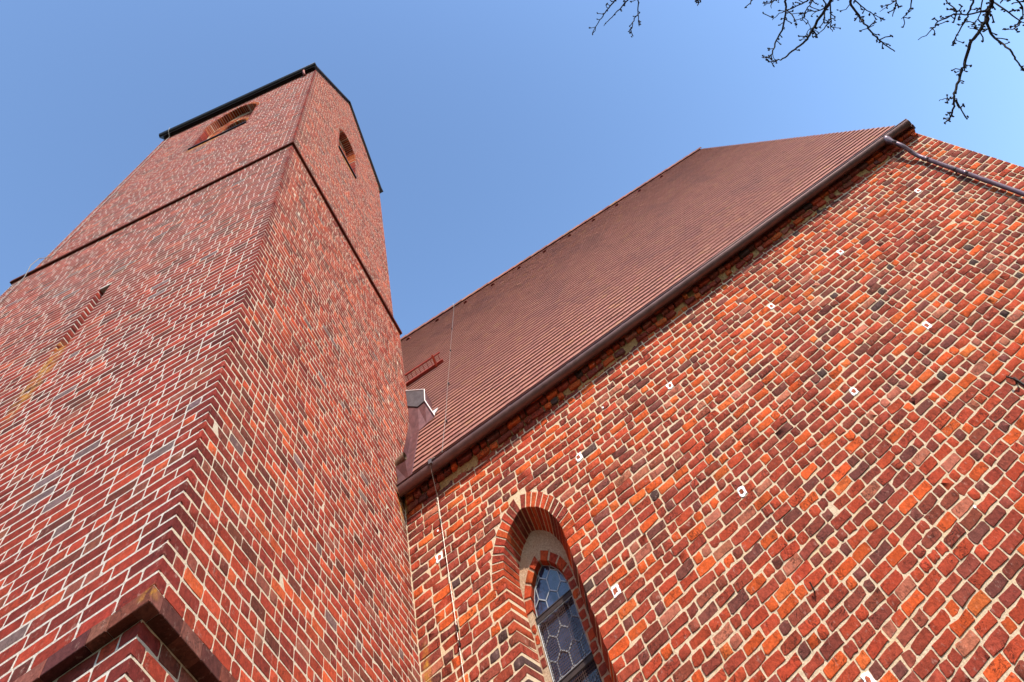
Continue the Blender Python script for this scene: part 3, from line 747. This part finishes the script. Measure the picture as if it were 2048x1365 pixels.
for z1, z0 in zip(bars[:-1], bars[1:]):
    mb = MB(); xa, xb = IW['xc'] - IW['hw'] + 0.012, IW['xc'] + IW['hw'] - 0.012; ym = YI + 0.035; za, zb2 = z0 + 0.035, z1 - 0.035
    n = int((xb - xa) / 0.026)
    for i in range(1, n): mb.bar((xa + (xb - xa) * i / n, ym, za), (xa + (xb - xa) * i / n, ym, zb2), 0.0042, 0.0042, (0, 1, 0))
    n = int((zb2 - za) / 0.026)
    for i in range(1, n): mb.bar((xa, ym, za + (zb2 - za) * i / n), (xb, ym, za + (zb2 - za) * i / n), 0.0042, 0.0042, (0, 1, 0))
    mesh_ = mb.build('wire_mesh', RUST, win)
    mb = MB()
    for a, b in (((xa, za), (xb, za)), ((xb, za), (xb, zb2)), ((xb, zb2), (xa, zb2)), ((xa, zb2), (xa, za))): mb.tube([(a[0], ym - 0.004, a[1]), (b[0], ym - 0.004, b[1])], 0.006, 6)
    mb.build('mesh_frame', LEAD if z1 > 6.9 else IRON, win)
# ---- eaves: ragged corbel bricks and plaster under the gutter
Fe = Field()
for k, (z0, z1, pj) in enumerate(((9.10, 9.20, 0.045), (9.20, 9.31, 0.10), (9.31, 9.42, 0.13))):
    x = XT + 0.05
    while x < XE - 0.2:
        L = 0.28 * rs.uniform(0.8, 1.1) if rs.rand() < 0.5 else 0.14 * rs.uniform(0.9, 1.2)
        if rs.rand() < (0.97 if k else 0.75): Fe.r.append((x + L / 2, (z0 + z1) / 2 + rs.normal(0, 0.006), L / 2 - 0.01, 0.045, 0.0, pj))
        x += L
eg = [Fe.r[i][5] for i in range(len(Fe.r))]
Fe.r = [r[:5] + (0,) for r in Fe.r]
V, cc = brick_arrays(rs, Fe, (0, YNV, 0), (1, 0, 0), (0, -1, 0), 10, 0.014, 0.006, 0.03, (0.0, 0.02), 0.006, pick(rs, PAL_N, len(Fe.r)) * 0.9)
for i, p in enumerate(eg): V[i, 10:, 1] -= p
mass('corbel_bricks', [(V, cc)], BR_N, w_n)
mb = MB(); nx = 220; prof = [(-0.004, 9.06), (0.010, 9.085), (0.020, 9.12), (0.05, 9.2), (0.075, 9.29), (0.10, 9.38), (0.10, 9.5)]
for i in range(nx + 1):
    x = XT + 0.02 + (XE - XT - 0.05) * i / nx
    a = 0.5 + 0.5 * math.sin(x * 1.7) * math.sin(x * 0.63 + 1)
    for j, (o, z) in enumerate(prof):
        mb.v.append((x + rs.normal(0, 0.006), YNV - o * (0.3 + 0.4 * a) + rs.normal(0, 0.006) * (j > 0), z + (0.035 - 0.06 * a + rs.normal(0, 0.012)) * (1 - j / 7)))
for i in range(nx):
    for j in range(6): a = i * 7 + j; mb.f.append([a, a + 7, a + 8, a + 1])
mb.build('eaves_plaster', PLASTER, w_n)
# ---- roof
CA, SA = math.cos(RA), math.sin(RA)
def RP(x, s, n):                                    # point on the roof: along, up the slope from the wall line, out of the plane
    return np.array([x, YNV + s * CA - n * SA, 9.60 + s * SA + n * CA])
S0 = -0.36; S1 = (Y_RIDGE - YNV) / CA; EXP = 0.165
mb = MB()
mb.add([RP(XW, S0 + 0.06, -0.03), RP(XE, S0 + 0.06, -0.03), RP(XE, S1, -0.03), RP(XW, S1, -0.03)], [(0, 1, 2, 3)])
mb.add([RP(XW, S0 + 0.06, -0.09), RP(XE, S0 + 0.06, -0.09), RP(XE, S1, -0.09), RP(XW, S1, -0.09)], [(0, 3, 2, 1)])
mb.add([RP(XE, S0 + 0.06, -0.09), RP(XE, S1, -0.09), RP(XE, S1, -0.03), RP(XE, S0 + 0.06, -0.03)], [(0, 1, 2, 3)])
mb.add([(XW, Y_RIDGE, Z_RIDGE), (XE + 0.08, Y_RIDGE, Z_RIDGE), (XE + 0.08, 19.8, 9.0), (XW, 19.8, 9.0)], [(0, 1, 2, 3)])
roof = mb.build('roof', TILE, nave, cols=srgb((150, 86, 76)))
rs = np.random.RandomState(5)
tiles = []; tcol = []
TW = 0.178
PAL_R = [(srgb(c) * np.array([0.50, 0.48, 0.45]), w_) for c, w_ in (((204, 144, 132), 30), ((194, 134, 124), 30), ((208, 148, 130), 16), ((182, 126, 120), 16), ((164, 110, 106), 5), ((210, 156, 122), 4))]
for k in range(int((S1 - S0 - 0.02) / EXP) + 1):
    s = S0 + k * EXP; off = (k % 2) * TW / 2 + rs.uniform(-0.01, 0.01)
    n = int((XE + 0.07 - XW) / TW) + 2
    for i in range(n):
        x0 = XE + 0.07 - (i + 1) * TW + off; x1 = x0 + TW - 0.004
        if x1 > XE + 0.07: x1 = XE + 0.07
        if x1 - x0 < 0.03: continue
        yy = YNV + s * CA
        if x1 < XT + 0.02 and yy < YN_T + 0.05: continue
        if x1 < XT - 3.0: continue
        if x0 < XT + 0.02 and yy < YN_T: x0 = XT + 0.02
        if x1 - x0 < 0.03: continue
        l0 = 0.042 + rs.normal(0, 0.0010); th = 0.011; e0 = rs.normal(0, 0.003); e1 = rs.normal(0, 0.0015); top = min(s + EXP + 0.05, S1)
        if rs.rand() < 0.006: e0 -= 0.03
        q = []
        for nn0, nn1 in ((l0 - th, l0 - th - 0.0320), (l0, l0 - 0.0320)):
            q += [RP(x0, s + e0 + e1, nn0), RP(x1, s + e0 - e1, nn0), RP(x1, top, nn1), RP(x0, top, nn1)]
        tiles.append(q); tcol.append(None)
tiles = np.array(tiles); tcol = pick(rs, PAL_R, len(tiles)); tcol = tcol * 0.45 + tcol.mean(0) * 0.55
TF = [(0, 3, 2, 1), (4, 5, 6, 7), (0, 1, 5, 4), (1, 2, 6, 5), (2, 3, 7, 6), (3, 0, 4, 7)]
pr = project(tiles[:, 4:]); x, y = pr[..., 0], pr[..., 1]
ar = 0.5 * np.abs((x * np.roll(y, -1, 1) - y * np.roll(x, -1, 1)).sum(1)); ok = (x.mean(1) > 0) & (x.mean(1) < 2048) & (y.mean(1) < 1365) & (y.mean(1) > 0)
ok &= (tiles[:, :, 2].mean(1) > 9.85) & ~((tiles[:, :, 0].mean(1) < XT) & (tiles[:, :, 1].mean(1) < 10.6))
rank = np.argsort(-np.where(ok, ar, 0))[:300]; sel = np.zeros(len(tiles), bool); sel[rank] = True
for i in rank: build('roof_tile', tiles[i], TF, TILE, roof, cols=tcol[i])
mv = tiles[~sel].reshape(-1, 3); nt_ = (~sel).sum()
build('tile_rows', mv, (np.array(TF)[None] + (np.arange(nt_) * 8)[:, None, None]).reshape(-1, 4).tolist(), TILE, roof, cols=np.repeat(tcol[~sel], 8, 0))['kind'] = 'stuff'
# ridge tiles
x = XE + 0.08; k = 0
while x > XT - 3.0:
    L = 0.40; n = 8; r0, r1 = 0.135, 0.118; V = []
    for xx, r in ((x, r0), (x - L - 0.04, r1)):
        for i in range(n + 1):
            a = math.radians(-8) + math.radians(196) * i / n
            V.append((xx, Y_RIDGE - r * math.cos(a), Z_RIDGE - 0.05 + r * 1.15 * math.sin(a) + rs.normal(0, 0.001)))
        for i in range(n + 1):
            a = math.radians(-8) + math.radians(196) * i / n; r_ = r - 0.018
            V.append((xx, Y_RIDGE - r_ * math.cos(a), Z_RIDGE - 0.05 + r_ * 1.15 * math.sin(a)))
    m = n + 1; fs = [(i, i + 1, 2 * m + i + 1, 2 * m + i) for i in range(n)] + [(m + i, 3 * m + i, 3 * m + i + 1, m + i + 1) for i in range(n)]
    fs += [(i, m + i, m + i + 1, i + 1) for i in range(n)] + [(2 * m + i, 2 * m + i + 1, 3 * m + i + 1, 3 * m + i) for i in range(n)]
    fs += [(0, 2 * m, 3 * m, m), (n, m + n, 3 * m + n, 2 * m + n)]
    build('ridge_tile', V, fs, TILE, roof, cols=pick(rs, PAL_R, 1)[0] * 0.9); x -= L; k += 1
# small red vent hoods under the ridge
for k in range(11):
    xv = -4.30 + k * 1.205; s = (14.03 - YNV) / CA; n = 8; V = []
    for i in range(n + 1):
        a = math.pi * i / n; V.append(RP(xv + 0.085 * math.cos(a), s - 0.06, 0.02 + 0.085 * math.sin(a)))
    for i in range(n + 1):
        a = math.pi * i / n; V.append(RP(xv + 0.075 * math.cos(a), s + 0.14, 0.012 + 0.03 * math.sin(a)))
    fs = [(i, n + 1 + i, n + 2 + i, i + 1) for i in range(n)]
    o = build('vent_hood', V, fs, RED, roof, True)
    mb = MB(); mb.add([RP(xv + 0.075 * math.cos(math.pi * i / n), s - 0.055, 0.02 + 0.075 * math.sin(math.pi * i / n)) for i in range(n + 1)], [list(range(n + 1))[::-1]]); mb.build('vent_face', plain('dark red grille', (0.10, 0.012, 0.010)) if k == 0 else bpy.data.materials['dark red grille'], roof)
# ---- gutter
YGU, ZGU, RGU = 8.905, 9.355, 0.102
gut = half_gutter(XT + 0.03, XE - 0.02, YGU, ZGU, RGU).build('gutter', GUT, nave, True)
for xj in np.arange(-2.35, XE, 1.32):
    mb = MB(); n = 12; V = []
    for xx in (xj - 0.03, xj + 0.03):
        for i in range(n + 1): a = math.pi + math.pi * i / n; V.append((xx, YGU + (RGU + 0.004) * math.cos(a), ZGU + (RGU + 0.004) * math.sin(a)))
    build('gutter_joint', V, [(i, n + 1 + i, n + 2 + i, i + 1) for i in range(n)], GUT, gut, True)
# apron strip between the tiles and the gutter
mb = MB(); mb.add([RP(XT + 0.03, S0 - 0.02, 0.0), RP(XE, S0 - 0.02, 0.0), RP(XE, S0 + 0.12, 0.004), RP(XT + 0.03, S0 + 0.12, 0.004), (XE, YGU + 0.06, ZGU - 0.05), (XT + 0.03, YGU + 0.06, ZGU - 0.05)], [(0, 1, 2, 3), (5, 4, 1, 0)])
mb.build('eaves_apron', SHEET, nave)
# ---- downpipe with swan neck
def smooth_path(pts, n=6):
    pts = [Vector(p) for p in pts]; out = []
    for i in range(len(pts) - 1):
        p0, p1, p2, p3 = pts[max(i - 1, 0)], pts[i], pts[i + 1], pts[min(i + 2, len(pts) - 1)]
        for k in range(n):
            t = k / n; out.append(0.5 * ((2 * p1) + (p2 - p0) * t + (2 * p0 - 5 * p1 + 4 * p2 - p3) * t * t + (3 * p1 - p0 - 3 * p2 + p3) * t ** 3))
    return out + [pts[-1]]
XP = 9.43; YP = 9.055
mb = MB(); mb.tube(smooth_path([(XP, YGU, 9.12), (XP, YGU, 9.02), (XP, YGU + 0.012, 8.94), (XP, YGU + 0.06, 8.84), (XP, YP - 0.04, 8.74), (XP, YP - 0.006, 8.64), (XP, YP, 8.54), (XP, YP, 8.40)]), 0.052, 14)
mb.tube([(XP, YP, 8.42), (XP, YP, 0.05)], 0.052, 14); dp = mb.build('downpipe', PIPE, nave, True)
mb = MB(); mb.tube([(XP, YGU, ZGU - 0.02), (XP, YGU, ZGU - 0.09), (XP, YGU, 9.16), (XP, YGU, 9.06)], [0.11, 0.108, 0.062, 0.058], 14); mb.build('outlet_funnel', PIPE, dp, True)
for z in (8.46, 7.72, 5.9, 3.9):
    mb = MB(); mb.tube([(XP, YP, z + 0.05), (XP, YP, z - 0.05)], 0.0565, 14); mb.build('pipe_sleeve', PIPE, dp, True)
for z in (7.9, 6.1, 4.2):
    mb = MB(); mb.tube([(XP, YP, z + 0.014), (XP, YP, z - 0.014)], 0.059, 14); mb.bar((XP, YP + 0.03, z), (XP, YNV + 0.03, z), 0.02, 0.02); mb.build('pipe_clip', BLACK, dp)
# east verge cap and ragged last tiles beside the gutter end
mb = MB(); mb.add([RP(XE + 0.005, S0, -0.10), RP(XE + 0.075, S0, -0.10), RP(XE + 0.075, S1, -0.10), RP(XE + 0.005, S1, -0.10), RP(XE + 0.005, S0, 0.012), RP(XE + 0.075, S0, 0.012), RP(XE + 0.075, S1, 0.012), RP(XE + 0.005, S1, 0.012)],
                  [(0, 3, 2, 1), (4, 5, 6, 7), (0, 1, 5, 4), (1, 2, 6, 5), (2, 3, 7, 6), (3, 0, 4, 7)]); mb.build('verge_board', SHEET, nave)
# flashing along the tower
mb = MB(); sa, sb_ = S0 + 0.05, (YN_T - YNV) / CA + 0.05; V = []
for s in np.linspace(sa, sb_, 9): V += [(XT + 0.016,) + tuple(RP(0, s, 0.20)[1:]), (XT + 0.018,) + tuple(RP(0, s, 0.05)[1:]), (XT + 0.06,) + tuple(RP(0, s, 0.045)[1:]), (XT + 0.19,) + tuple(RP(0, s, 0.048)[1:]), (XT + 0.20,) + tuple(RP(0, s, 0.034)[1:])]
for i in range(8):
    for j in range(4): a = i * 5 + j; mb.f.append([a, a + 5, a + 6, a + 1])
mb.v = [tuple(p) for p in V]; mb.build('flashing', SHEET, nave)
mb = MB(); mb.box(-2.98, -2.70, 8.93, 8.95, 9.34, 9.47); mb.build('eaves_board', ORANGE, nave)

# ------------------------------------------------------------------ things on the church
# sheet metal box that stands out of the roof beside the tower
bx = thing('roof_box', 'brown sheet metal box with grey end plate on roof beside tower', 'metal box', tuple(RP(-3.0, 1.9, 0)))
def on_y(x, y, Y): r = ray(x, y); return CAMP + r * (Y / r[1])
def on_roof(x, y, n=0.045):
    r = ray(x, y); nn = np.array([0, -SA, CA]); return CAMP + r * ((nn @ (RP(0, 0, n) - CAMP)) / (nn @ r))
fp = [on_y(x, y, 9.98) for x, y in ((812, 784), (849, 781), (850, 803), (836, 815), (814, 814))]      # front plate, upright
b_ = [on_roof(x, y) for x, y in ((822, 874), (838, 862), (853, 848), (870, 833))]
back = [np.array([p[0], YNV + (p[2] - 9.60) / SLOPE + 0.02, p[2]]) for p in fp[:2]]
bk3 = on_roof(864, 822)
mb = MB(); mb.add(fp + b_ + back + [bk3], [(4, 3, 6, 5), (3, 2, 7, 6), (2, 8, 7), (2, 1, 10, 11, 8), (1, 0, 9, 10), (0, 4, 5, 9)]); mb.build('duct', SHEET, bx)
n5 = 5; mb = MB(); mb.add([p + np.array([0, -0.004, 0]) for p in fp] + [p + np.array([0, -0.024, 0]) for p in fp], [list(range(5, 10)), list(range(5))[::-1]] + [(i, 5 + i, 5 + (i + 1) % 5, (i + 1) % 5) for i in range(5)]); mb.build('end_plate', GREYSHEET, bx)
mb = MB(); edge = [fp[0], fp[1], fp[2], b_[3]]
for p, q in zip(edge[:-1], edge[1:]): mb.tube([p + np.array([0.004, -0.026, 0]), q + np.array([0.004, -0.026, 0])], 0.011, 6)
mb.build('folded_edge', TRIM, bx)
mb = MB(); mb.add([on_roof(866, 822, 0.07), on_roof(876, 815, 0.07), on_roof(874, 821, 0.06), on_roof(868, 829, 0.06)], [(0, 1, 2, 3)]); mb.build('base_apron', TRIM, bx)
# rain spout stub
sp = thing('spout', 'short brown metal spout stub at the foot of the roof flashing', 'spout', (XT + 0.02, 8.93, 9.86))
mb = MB(); n = 14; pts = [(XT + 0.01, 8.93, 9.83), (XT + 0.10, 8.90, 9.83), (XT + 0.20, 8.88, 9.83)]; mb.tube(pts, 0.065, 14, caps=False); mb.tube(pts[::-1], 0.055, 14, caps=False); mb.build('tube', plain('bronze spout', (0.20, 0.13, 0.09), 0.45, 0.4), sp, True)
mb = MB(); mb.add([(XT + 0.015, 8.86, 9.74), (XT + 0.20, 8.86, 9.72), (XT + 0.20, 8.98, 9.42), (XT + 0.015, 8.95, 9.42)], [(0, 1, 2, 3)]); mb.build('collar', SHEET, sp)
# snow guard
sg = thing('snow_guard', 'red steel snow guard grille on tiled roof right of tower', 'snow guard', tuple(RP(-3.2, 5.1, 0)))
sS = (11.58 - YNV) / CA; xg0, xg1 = -4.2, -2.64
for nn in (0.05, 0.10):
    mb = MB(); mb.bar(RP(xg0, sS, nn), RP(xg1, sS, nn), 0.03, 0.03); mb.build('rail', RED, sg)
mb = MB(); mb.bar(RP(xg0, sS, 0.30), RP(xg1, sS, 0.30), 0.03, 0.03); mb.build('rail', RED, sg)
mb = MB(); mb.add([RP(xg0, sS - 0.004, 0.04), RP(xg1, sS - 0.004, 0.04), RP(xg1, sS - 0.004, 0.115), RP(xg0, sS - 0.004, 0.115)], [(0, 1, 2, 3)]); mb.build('kick_plate', RED, sg)
for xx in np.arange(xg0 + 0.05, xg1, 0.12):
    mb = MB(); mb.bar(RP(xx, sS, 0.05), RP(xx, sS, 0.30), 0.015, 0.012); mb.build('picket', RED, sg)
for xx in (xg1 - 0.22, xg0 + 0.3):
    mb = MB(); mb.bar(RP(xx, sS - 0.02, 0.36), RP(xx + 0.0, sS - 0.05, 0.03), 0.05, 0.02); mb.bar(RP(xx, sS - 0.06, 0.035), RP(xx, sS + 0.3, 0.032), 0.05, 0.012)
    mb.build('bracket', plain('bright red steel', (0.46, 0.07, 0.035), 0.5) if xx > -3.2 else bpy.data.materials['bright red steel'], sg)
# lightning conductor on the nave
lc = thing('lightning_conductor', 'pale lightning conductor wire running down nave roof and wall', 'wire', (-2.4, YNV, 0))
pts = [RP(-2.38, S1 + 0.02, 0.16)] + [RP(-2.38 - 0.10 * (1 - t) + rs.normal(0, 0.006), S0 + 0.2 + (S1 - S0 - 0.2) * t, 0.06) for t in np.linspace(0.98, 0.0, 14)]
mb = MB(); mb.tube(pts + [(-2.50, YGU - 0.02, ZGU + 0.05), (-2.56, YGU - RGU - 0.01, ZGU + 0.02), (-2.63, YGU - RGU - 0.02, ZGU + 0.01)], 0.0055, 6); mb.build('roof_wire', WIRE, lc)
mb = MB(); mb.tube([(-2.63, YGU - RGU - 0.02, ZGU + 0.01), (-2.64, YGU - RGU - 0.015, ZGU - 0.05), (-2.69, YNV - 0.05, 8.98), (-2.70, YNV - 0.04, 8.5), (-2.71, YNV - 0.04, 7.5), (-2.72, YNV - 0.04, 6.5), (-2.72, YNV - 0.04, 0.1)], 0.005, 6); mb.build('wall_wire', WIRE, lc)
mb = MB(); mb.box(-2.66, -2.60, YGU - RGU - 0.035, YGU - RGU + 0.012, ZGU - 0.05, ZGU + 0.03); mb.build('gutter_clamp', GREYSHEET, lc)
for z in (8.62, 7.28, 7.12, 6.2, 5.2):
    mb = MB(); mb.bar((-2.705, YNV + 0.01, z), (-2.705, YNV - 0.05, z), 0.02, 0.02); mb.bar((-2.705, YNV - 0.045, z - 0.03), (-2.705, YNV - 0.045, z + 0.03), 0.026, 0.02); mb.build('wire_holder', IRON, lc)
for t in (0.72, 0.52, 0.30, 0.12):
    p = RP(-2.42, S0 + 0.2 + (S1 - S0 - 0.2) * t, 0.04); mb = MB(); mb.bar(p, p + np.array([0, -SA * 0.05, CA * 0.05]), 0.03, 0.03); mb.build('wire_holder', GREYSHEET, lc)
# lightning conductor on the tower
lt = thing('lightning_conductor', 'thin grey lightning conductor bowed round the tower string course', 'wire', (XUW + 0.3, YU, 0))
xa = XUW + 0.28
mb = MB(); mb.tube([(xa, YU - 0.30, Z_EAVE + 0.1), (xa, YU - 0.275, Z_EAVE), (xa, YU - 0.25, Z_EAVE - 0.12), (xa, YU - 0.05, Z_EAVE - 0.3), (xa, YU - 0.045, 19), (xa, YU - 0.045, 14.9), (xa, YT - 0.13, 14.62), (xa, YT - 0.15, 14.35), (xa, YT - 0.06, 14.05), (xa, YT - 0.045, 12), (xa, YT - 0.045, 5.5)], 0.009, 6); mb.build('wire', WIRE, lt)

# ------------------------------------------------------------------ bare tree right of the camera
tree = thing('bare_tree', 'leafless tree with dark knobbly twigs hanging into the sky', 'tree', (5.6, -0.9, 0))
rs = np.random.RandomState(3); random.seed(3)
def T(zx, zy, s, ox, oy): return (ox + zx / s, oy + zy / s)
tr = []
A = lambda pts, w0: tr.append(([T(x, y, 4.483, 1500, 0) for x, y in pts], w0))
B = lambda pts, w0: tr.append(([T(x, y, 3.584, 1800, 0) for x, y in pts], w0))
D = lambda pts, w0: tr.append(([T(x, y, 5.38, 1170, 0) for x, y in pts], w0))
A([(318, -40), (318, 0), (318, 90), (300, 240), (235, 370), (205, 460), (165, 515), (105, 522)], 3.6)
A([(745, -40), (720, 20), (665, 100), (590, 220), (545, 300), (495, 375), (400, 445), (310, 515), (235, 545), (165, 558)], 4.6)
A([(900, -40), (905, 0), (910, 50), (990, 165), (1010, 195), (1080, 280), (1140, 345), (1215, 405), (1300, 465)], 4.2)
A([(915, -30), (940, 0), (1000, 60), (1100, 130), (1180, 165)], 2.6)
A([(1325, -40), (1310, 10), (1295, 80), (1275, 150)], 2.6); A([(1310, 10), (1240, 50), (1170, 105)], 1.9)
A([(560, -40), (510, 10), (440, 45), (330, 95), (270, 125), (200, 180)], 2.8); A([(330, 95), (405, 175), (410, 250)], 2.2)
A([(575, -40), (560, 0), (520, 70), (480, 140), (530, 210), (550, 290)], 2.2)
A([(720, -30), (720, 60), (725, 190), (720, 250), (740, 285)], 2.6); A([(725, 190), (640, 280), (575, 330)], 1.8); A([(195, -30), (190, 20), (195, 80)], 2.0)
A([(640, -30), (680, 60), (600, 100), (520, 105), (430, 140)], 2.6); A([(665, 100), (660, 200), (590, 260)], 2.2); A([(20, -20), (0, 40)], 2.6); A([(280, -20), (190, 20), (120, 52)], 2.0)
B([(672, -40), (660, 0), (640, 70), (595, 180), (545, 255), (505, 320), (460, 460), (440, 520), (400, 640), (388, 700), (385, 770), (365, 840), (350, 865)], 5.6)
B([(640, 50), (630, 90), (630, 190), (665, 260), (745, 320), (800, 380), (840, 440), (885, 500), (930, 540)], 4.4)
B([(640, 70), (490, 103), (395, 105), (275, 155), (235, 210), (130, 285)], 3.0); B([(545, -40), (530, 0), (490, 100), (455, 170), (400, 270), (375, 305)], 3.0)
B([(665, 15), (780, 90), (870, 160), (920, 170)], 2.8); B([(870, 160), (820, 205), (755, 213)], 2.2); B([(820, -40), (835, 0), (880, 60), (880, 140)], 3.4)
B([(600, -40), (590, 0), (565, 120), (535, 185), (553, 220)], 2.2); B([(388, 700), (330, 710), (280, 722)], 1.8); B([(395, 700), (420, 770), (440, 775)], 1.6)
B([(90, -40), (85, 0), (70, 70), (10, 140)], 2.6); B([(310, -40), (320, 0), (400, 70), (430, 85), (430, 140)], 2.4); B([(745, -30), (735, 0), (720, 30)], 3); B([(800, 30), (889, 12), (930, 0)], 2); B([(455, 160), (550, 155)], 1.2)
D([(360, -40), (330, 0), (290, 40), (215, 140), (165, 220), (75, 360)], 3.0); D([(500, -40), (465, 0), (375, 95), (265, 210), (200, 280)], 2.6); D([(565, -40), (570, 0), (573, 150), (578, 290)], 2.4); D([(573, 150), (525, 220), (505, 300), (470, 335)], 2.0); D([(1190, -30), (1205, 0), (1225, 30), (1210, 60)], 3.0)
def depth_at(px): return 7.0 - 0.0006 * (px - 1170)           # metres along the ray: the crown's near side is about 6.5 m away
def P3(x, y, extra=0.0):
    r = ray(x, y); r = r / np.linalg.norm(r); return CAMP + r * (depth_at(x) + extra)
starts = []
for pts, w0 in tr:
    base = rs.uniform(-0.35, 0.35); n = len(pts); fine = []
    P = [Vector(P3(x, y, base + 0.12 * math.sin(i * 1.3 + w0))) for i, (x, y) in enumerate(pts)]
    fine = smooth_path(P, 4); m = len(fine)
    fine = [p + Vector(rs.normal(0, 0.004, 3)) for p in fine]
    zc_ = (np.array(P[0]) - CAMP) @ RM[2]; r0 = w0 * 0.5 * zc_ / FPX * 1.3
    rad = [max(r0 * (1 - 0.62 * i / (m - 1)), 0.0028) for i in range(m)]
    mb = MB(); mb.tube(fine, rad, 6)
    # knobbly spurs with buds
    L = sum((fine[i + 1] - fine[i]).length for i in range(m - 1)); ns = int(L / 0.065)
    for _ in range(ns):
        i = rs.randint(1, m - 1); p = fine[i]; t = (fine[i + 1] - fine[i - 1]).normalized()
        d = Vector(rs.normal(0, 1, 3)); d = (d - t * d.dot(t)).normalized(); d = (d + t * rs.uniform(0.0, 0.9)).normalized()
        l = rs.uniform(0.02, 0.06) if rs.rand() < 0.8 else rs.uniform(0.07, 0.13)
        q = p + d * l * 0.6 + Vector(rs.normal(0, 0.006, 3)); e = q + (d + Vector(rs.normal(0, 0.3, 3))).normalized() * l * 0.5
        rr = 0.0046 * rs.uniform(0.8, 1.3)
        mb.tube([p, q, e], [rr * 1.2, rr, rr * 1.25], 5)
        for _b in range(rs.randint(1, 3)):
            b = e + Vector(rs.normal(0, 0.008, 3)); u = Vector(rs.normal(0, 1, 3)).normalized()
            mb.tube([b - u * 0.012, b, b + u * 0.014], [0.004, 0.0095, 0.003], 5)
    br = mb.build('branch', BARK, tree, True)
    if pts[0][1] < 0: starts.append((P[0], r0))
TB = Vector((5.6, -0.9, 0))
trunk_pts = [TB + Vector(p) for p in ((0, 0, -0.05), (0.02, 0.02, 0.5), (0.05, -0.02, 1.6), (0.0, 0.05, 2.8), (0.05, 0.1, 4.0), (0.0, 0.1, 5.4), (0.1, 0.0, 7.0), (0.05, -0.1, 8.4))]
mb = MB(); mb.tube(smooth_path(trunk_pts, 4), [0.26 * (1 - 0.027 * i) if i > 2 else 0.34 - 0.03 * i for i in range(29)], 14); mb.build('trunk', BARK, tree, True)
def limb(a, b, r0, r1, sag=0.25, name='limb'):
    mid = a.lerp(b, 0.5) + Vector((0, 0, sag)); q = smooth_path([a, a.lerp(mid, 0.6), mid, mid.lerp(b, 0.55) + Vector((0, 0, sag * 0.3)), b], 5); n = len(q)
    q = [p + Vector(rs.normal(0, 0.012, 3)) * (0 < i < n - 1) for i, p in enumerate(q)]
    mb = MB(); mb.tube(q, [r0 + (r1 - r0) * i / (n - 1) for i in range(n)], 10); mb.build(name, BARK, tree, True); return q
hubs = []
for px, hz_, py in ((1970, 3.6, -220), (1640, 4.4, -260), (1250, 5.4, -300)):
    hub = Vector(P3(px, py)); hubs.append(hub); limb(TB + Vector((0.02, 0.08, hz_)), hub, 0.085, 0.035)
for p, r in starts:
    h = min(hubs, key=lambda q: (q - p).length); limb(h, p, max(r * 1.5, 0.012), r, 0.06, 'branch')
for k in range(9):                                  # the rest of the crown, outside the picture
    a = math.radians(-150 + k * 27 + rs.uniform(-8, 8)); z = 3.4 + 0.5 * k; a_ = TB + Vector((0.02, 0.05, z))
    e = a_ + Vector((math.cos(a) * 2.6, math.sin(a) * 2.6, rs.uniform(0.8, 1.8)))
    if e.y > 0.2: e.y = 0.2
    q = limb(a_, e, 0.07, 0.012, 0.3)
    for j in range(7, len(q) - 1, 2):
        d = Vector(rs.normal(0, 1, 3)); d.z = abs(d.z); d.normalize(); f = q[j] + d * rs.uniform(0.4, 0.9)
        if f.y > 0.5: f.y = 0.5
        limb(q[j], f, 0.016, 0.004, 0.05, 'branch')
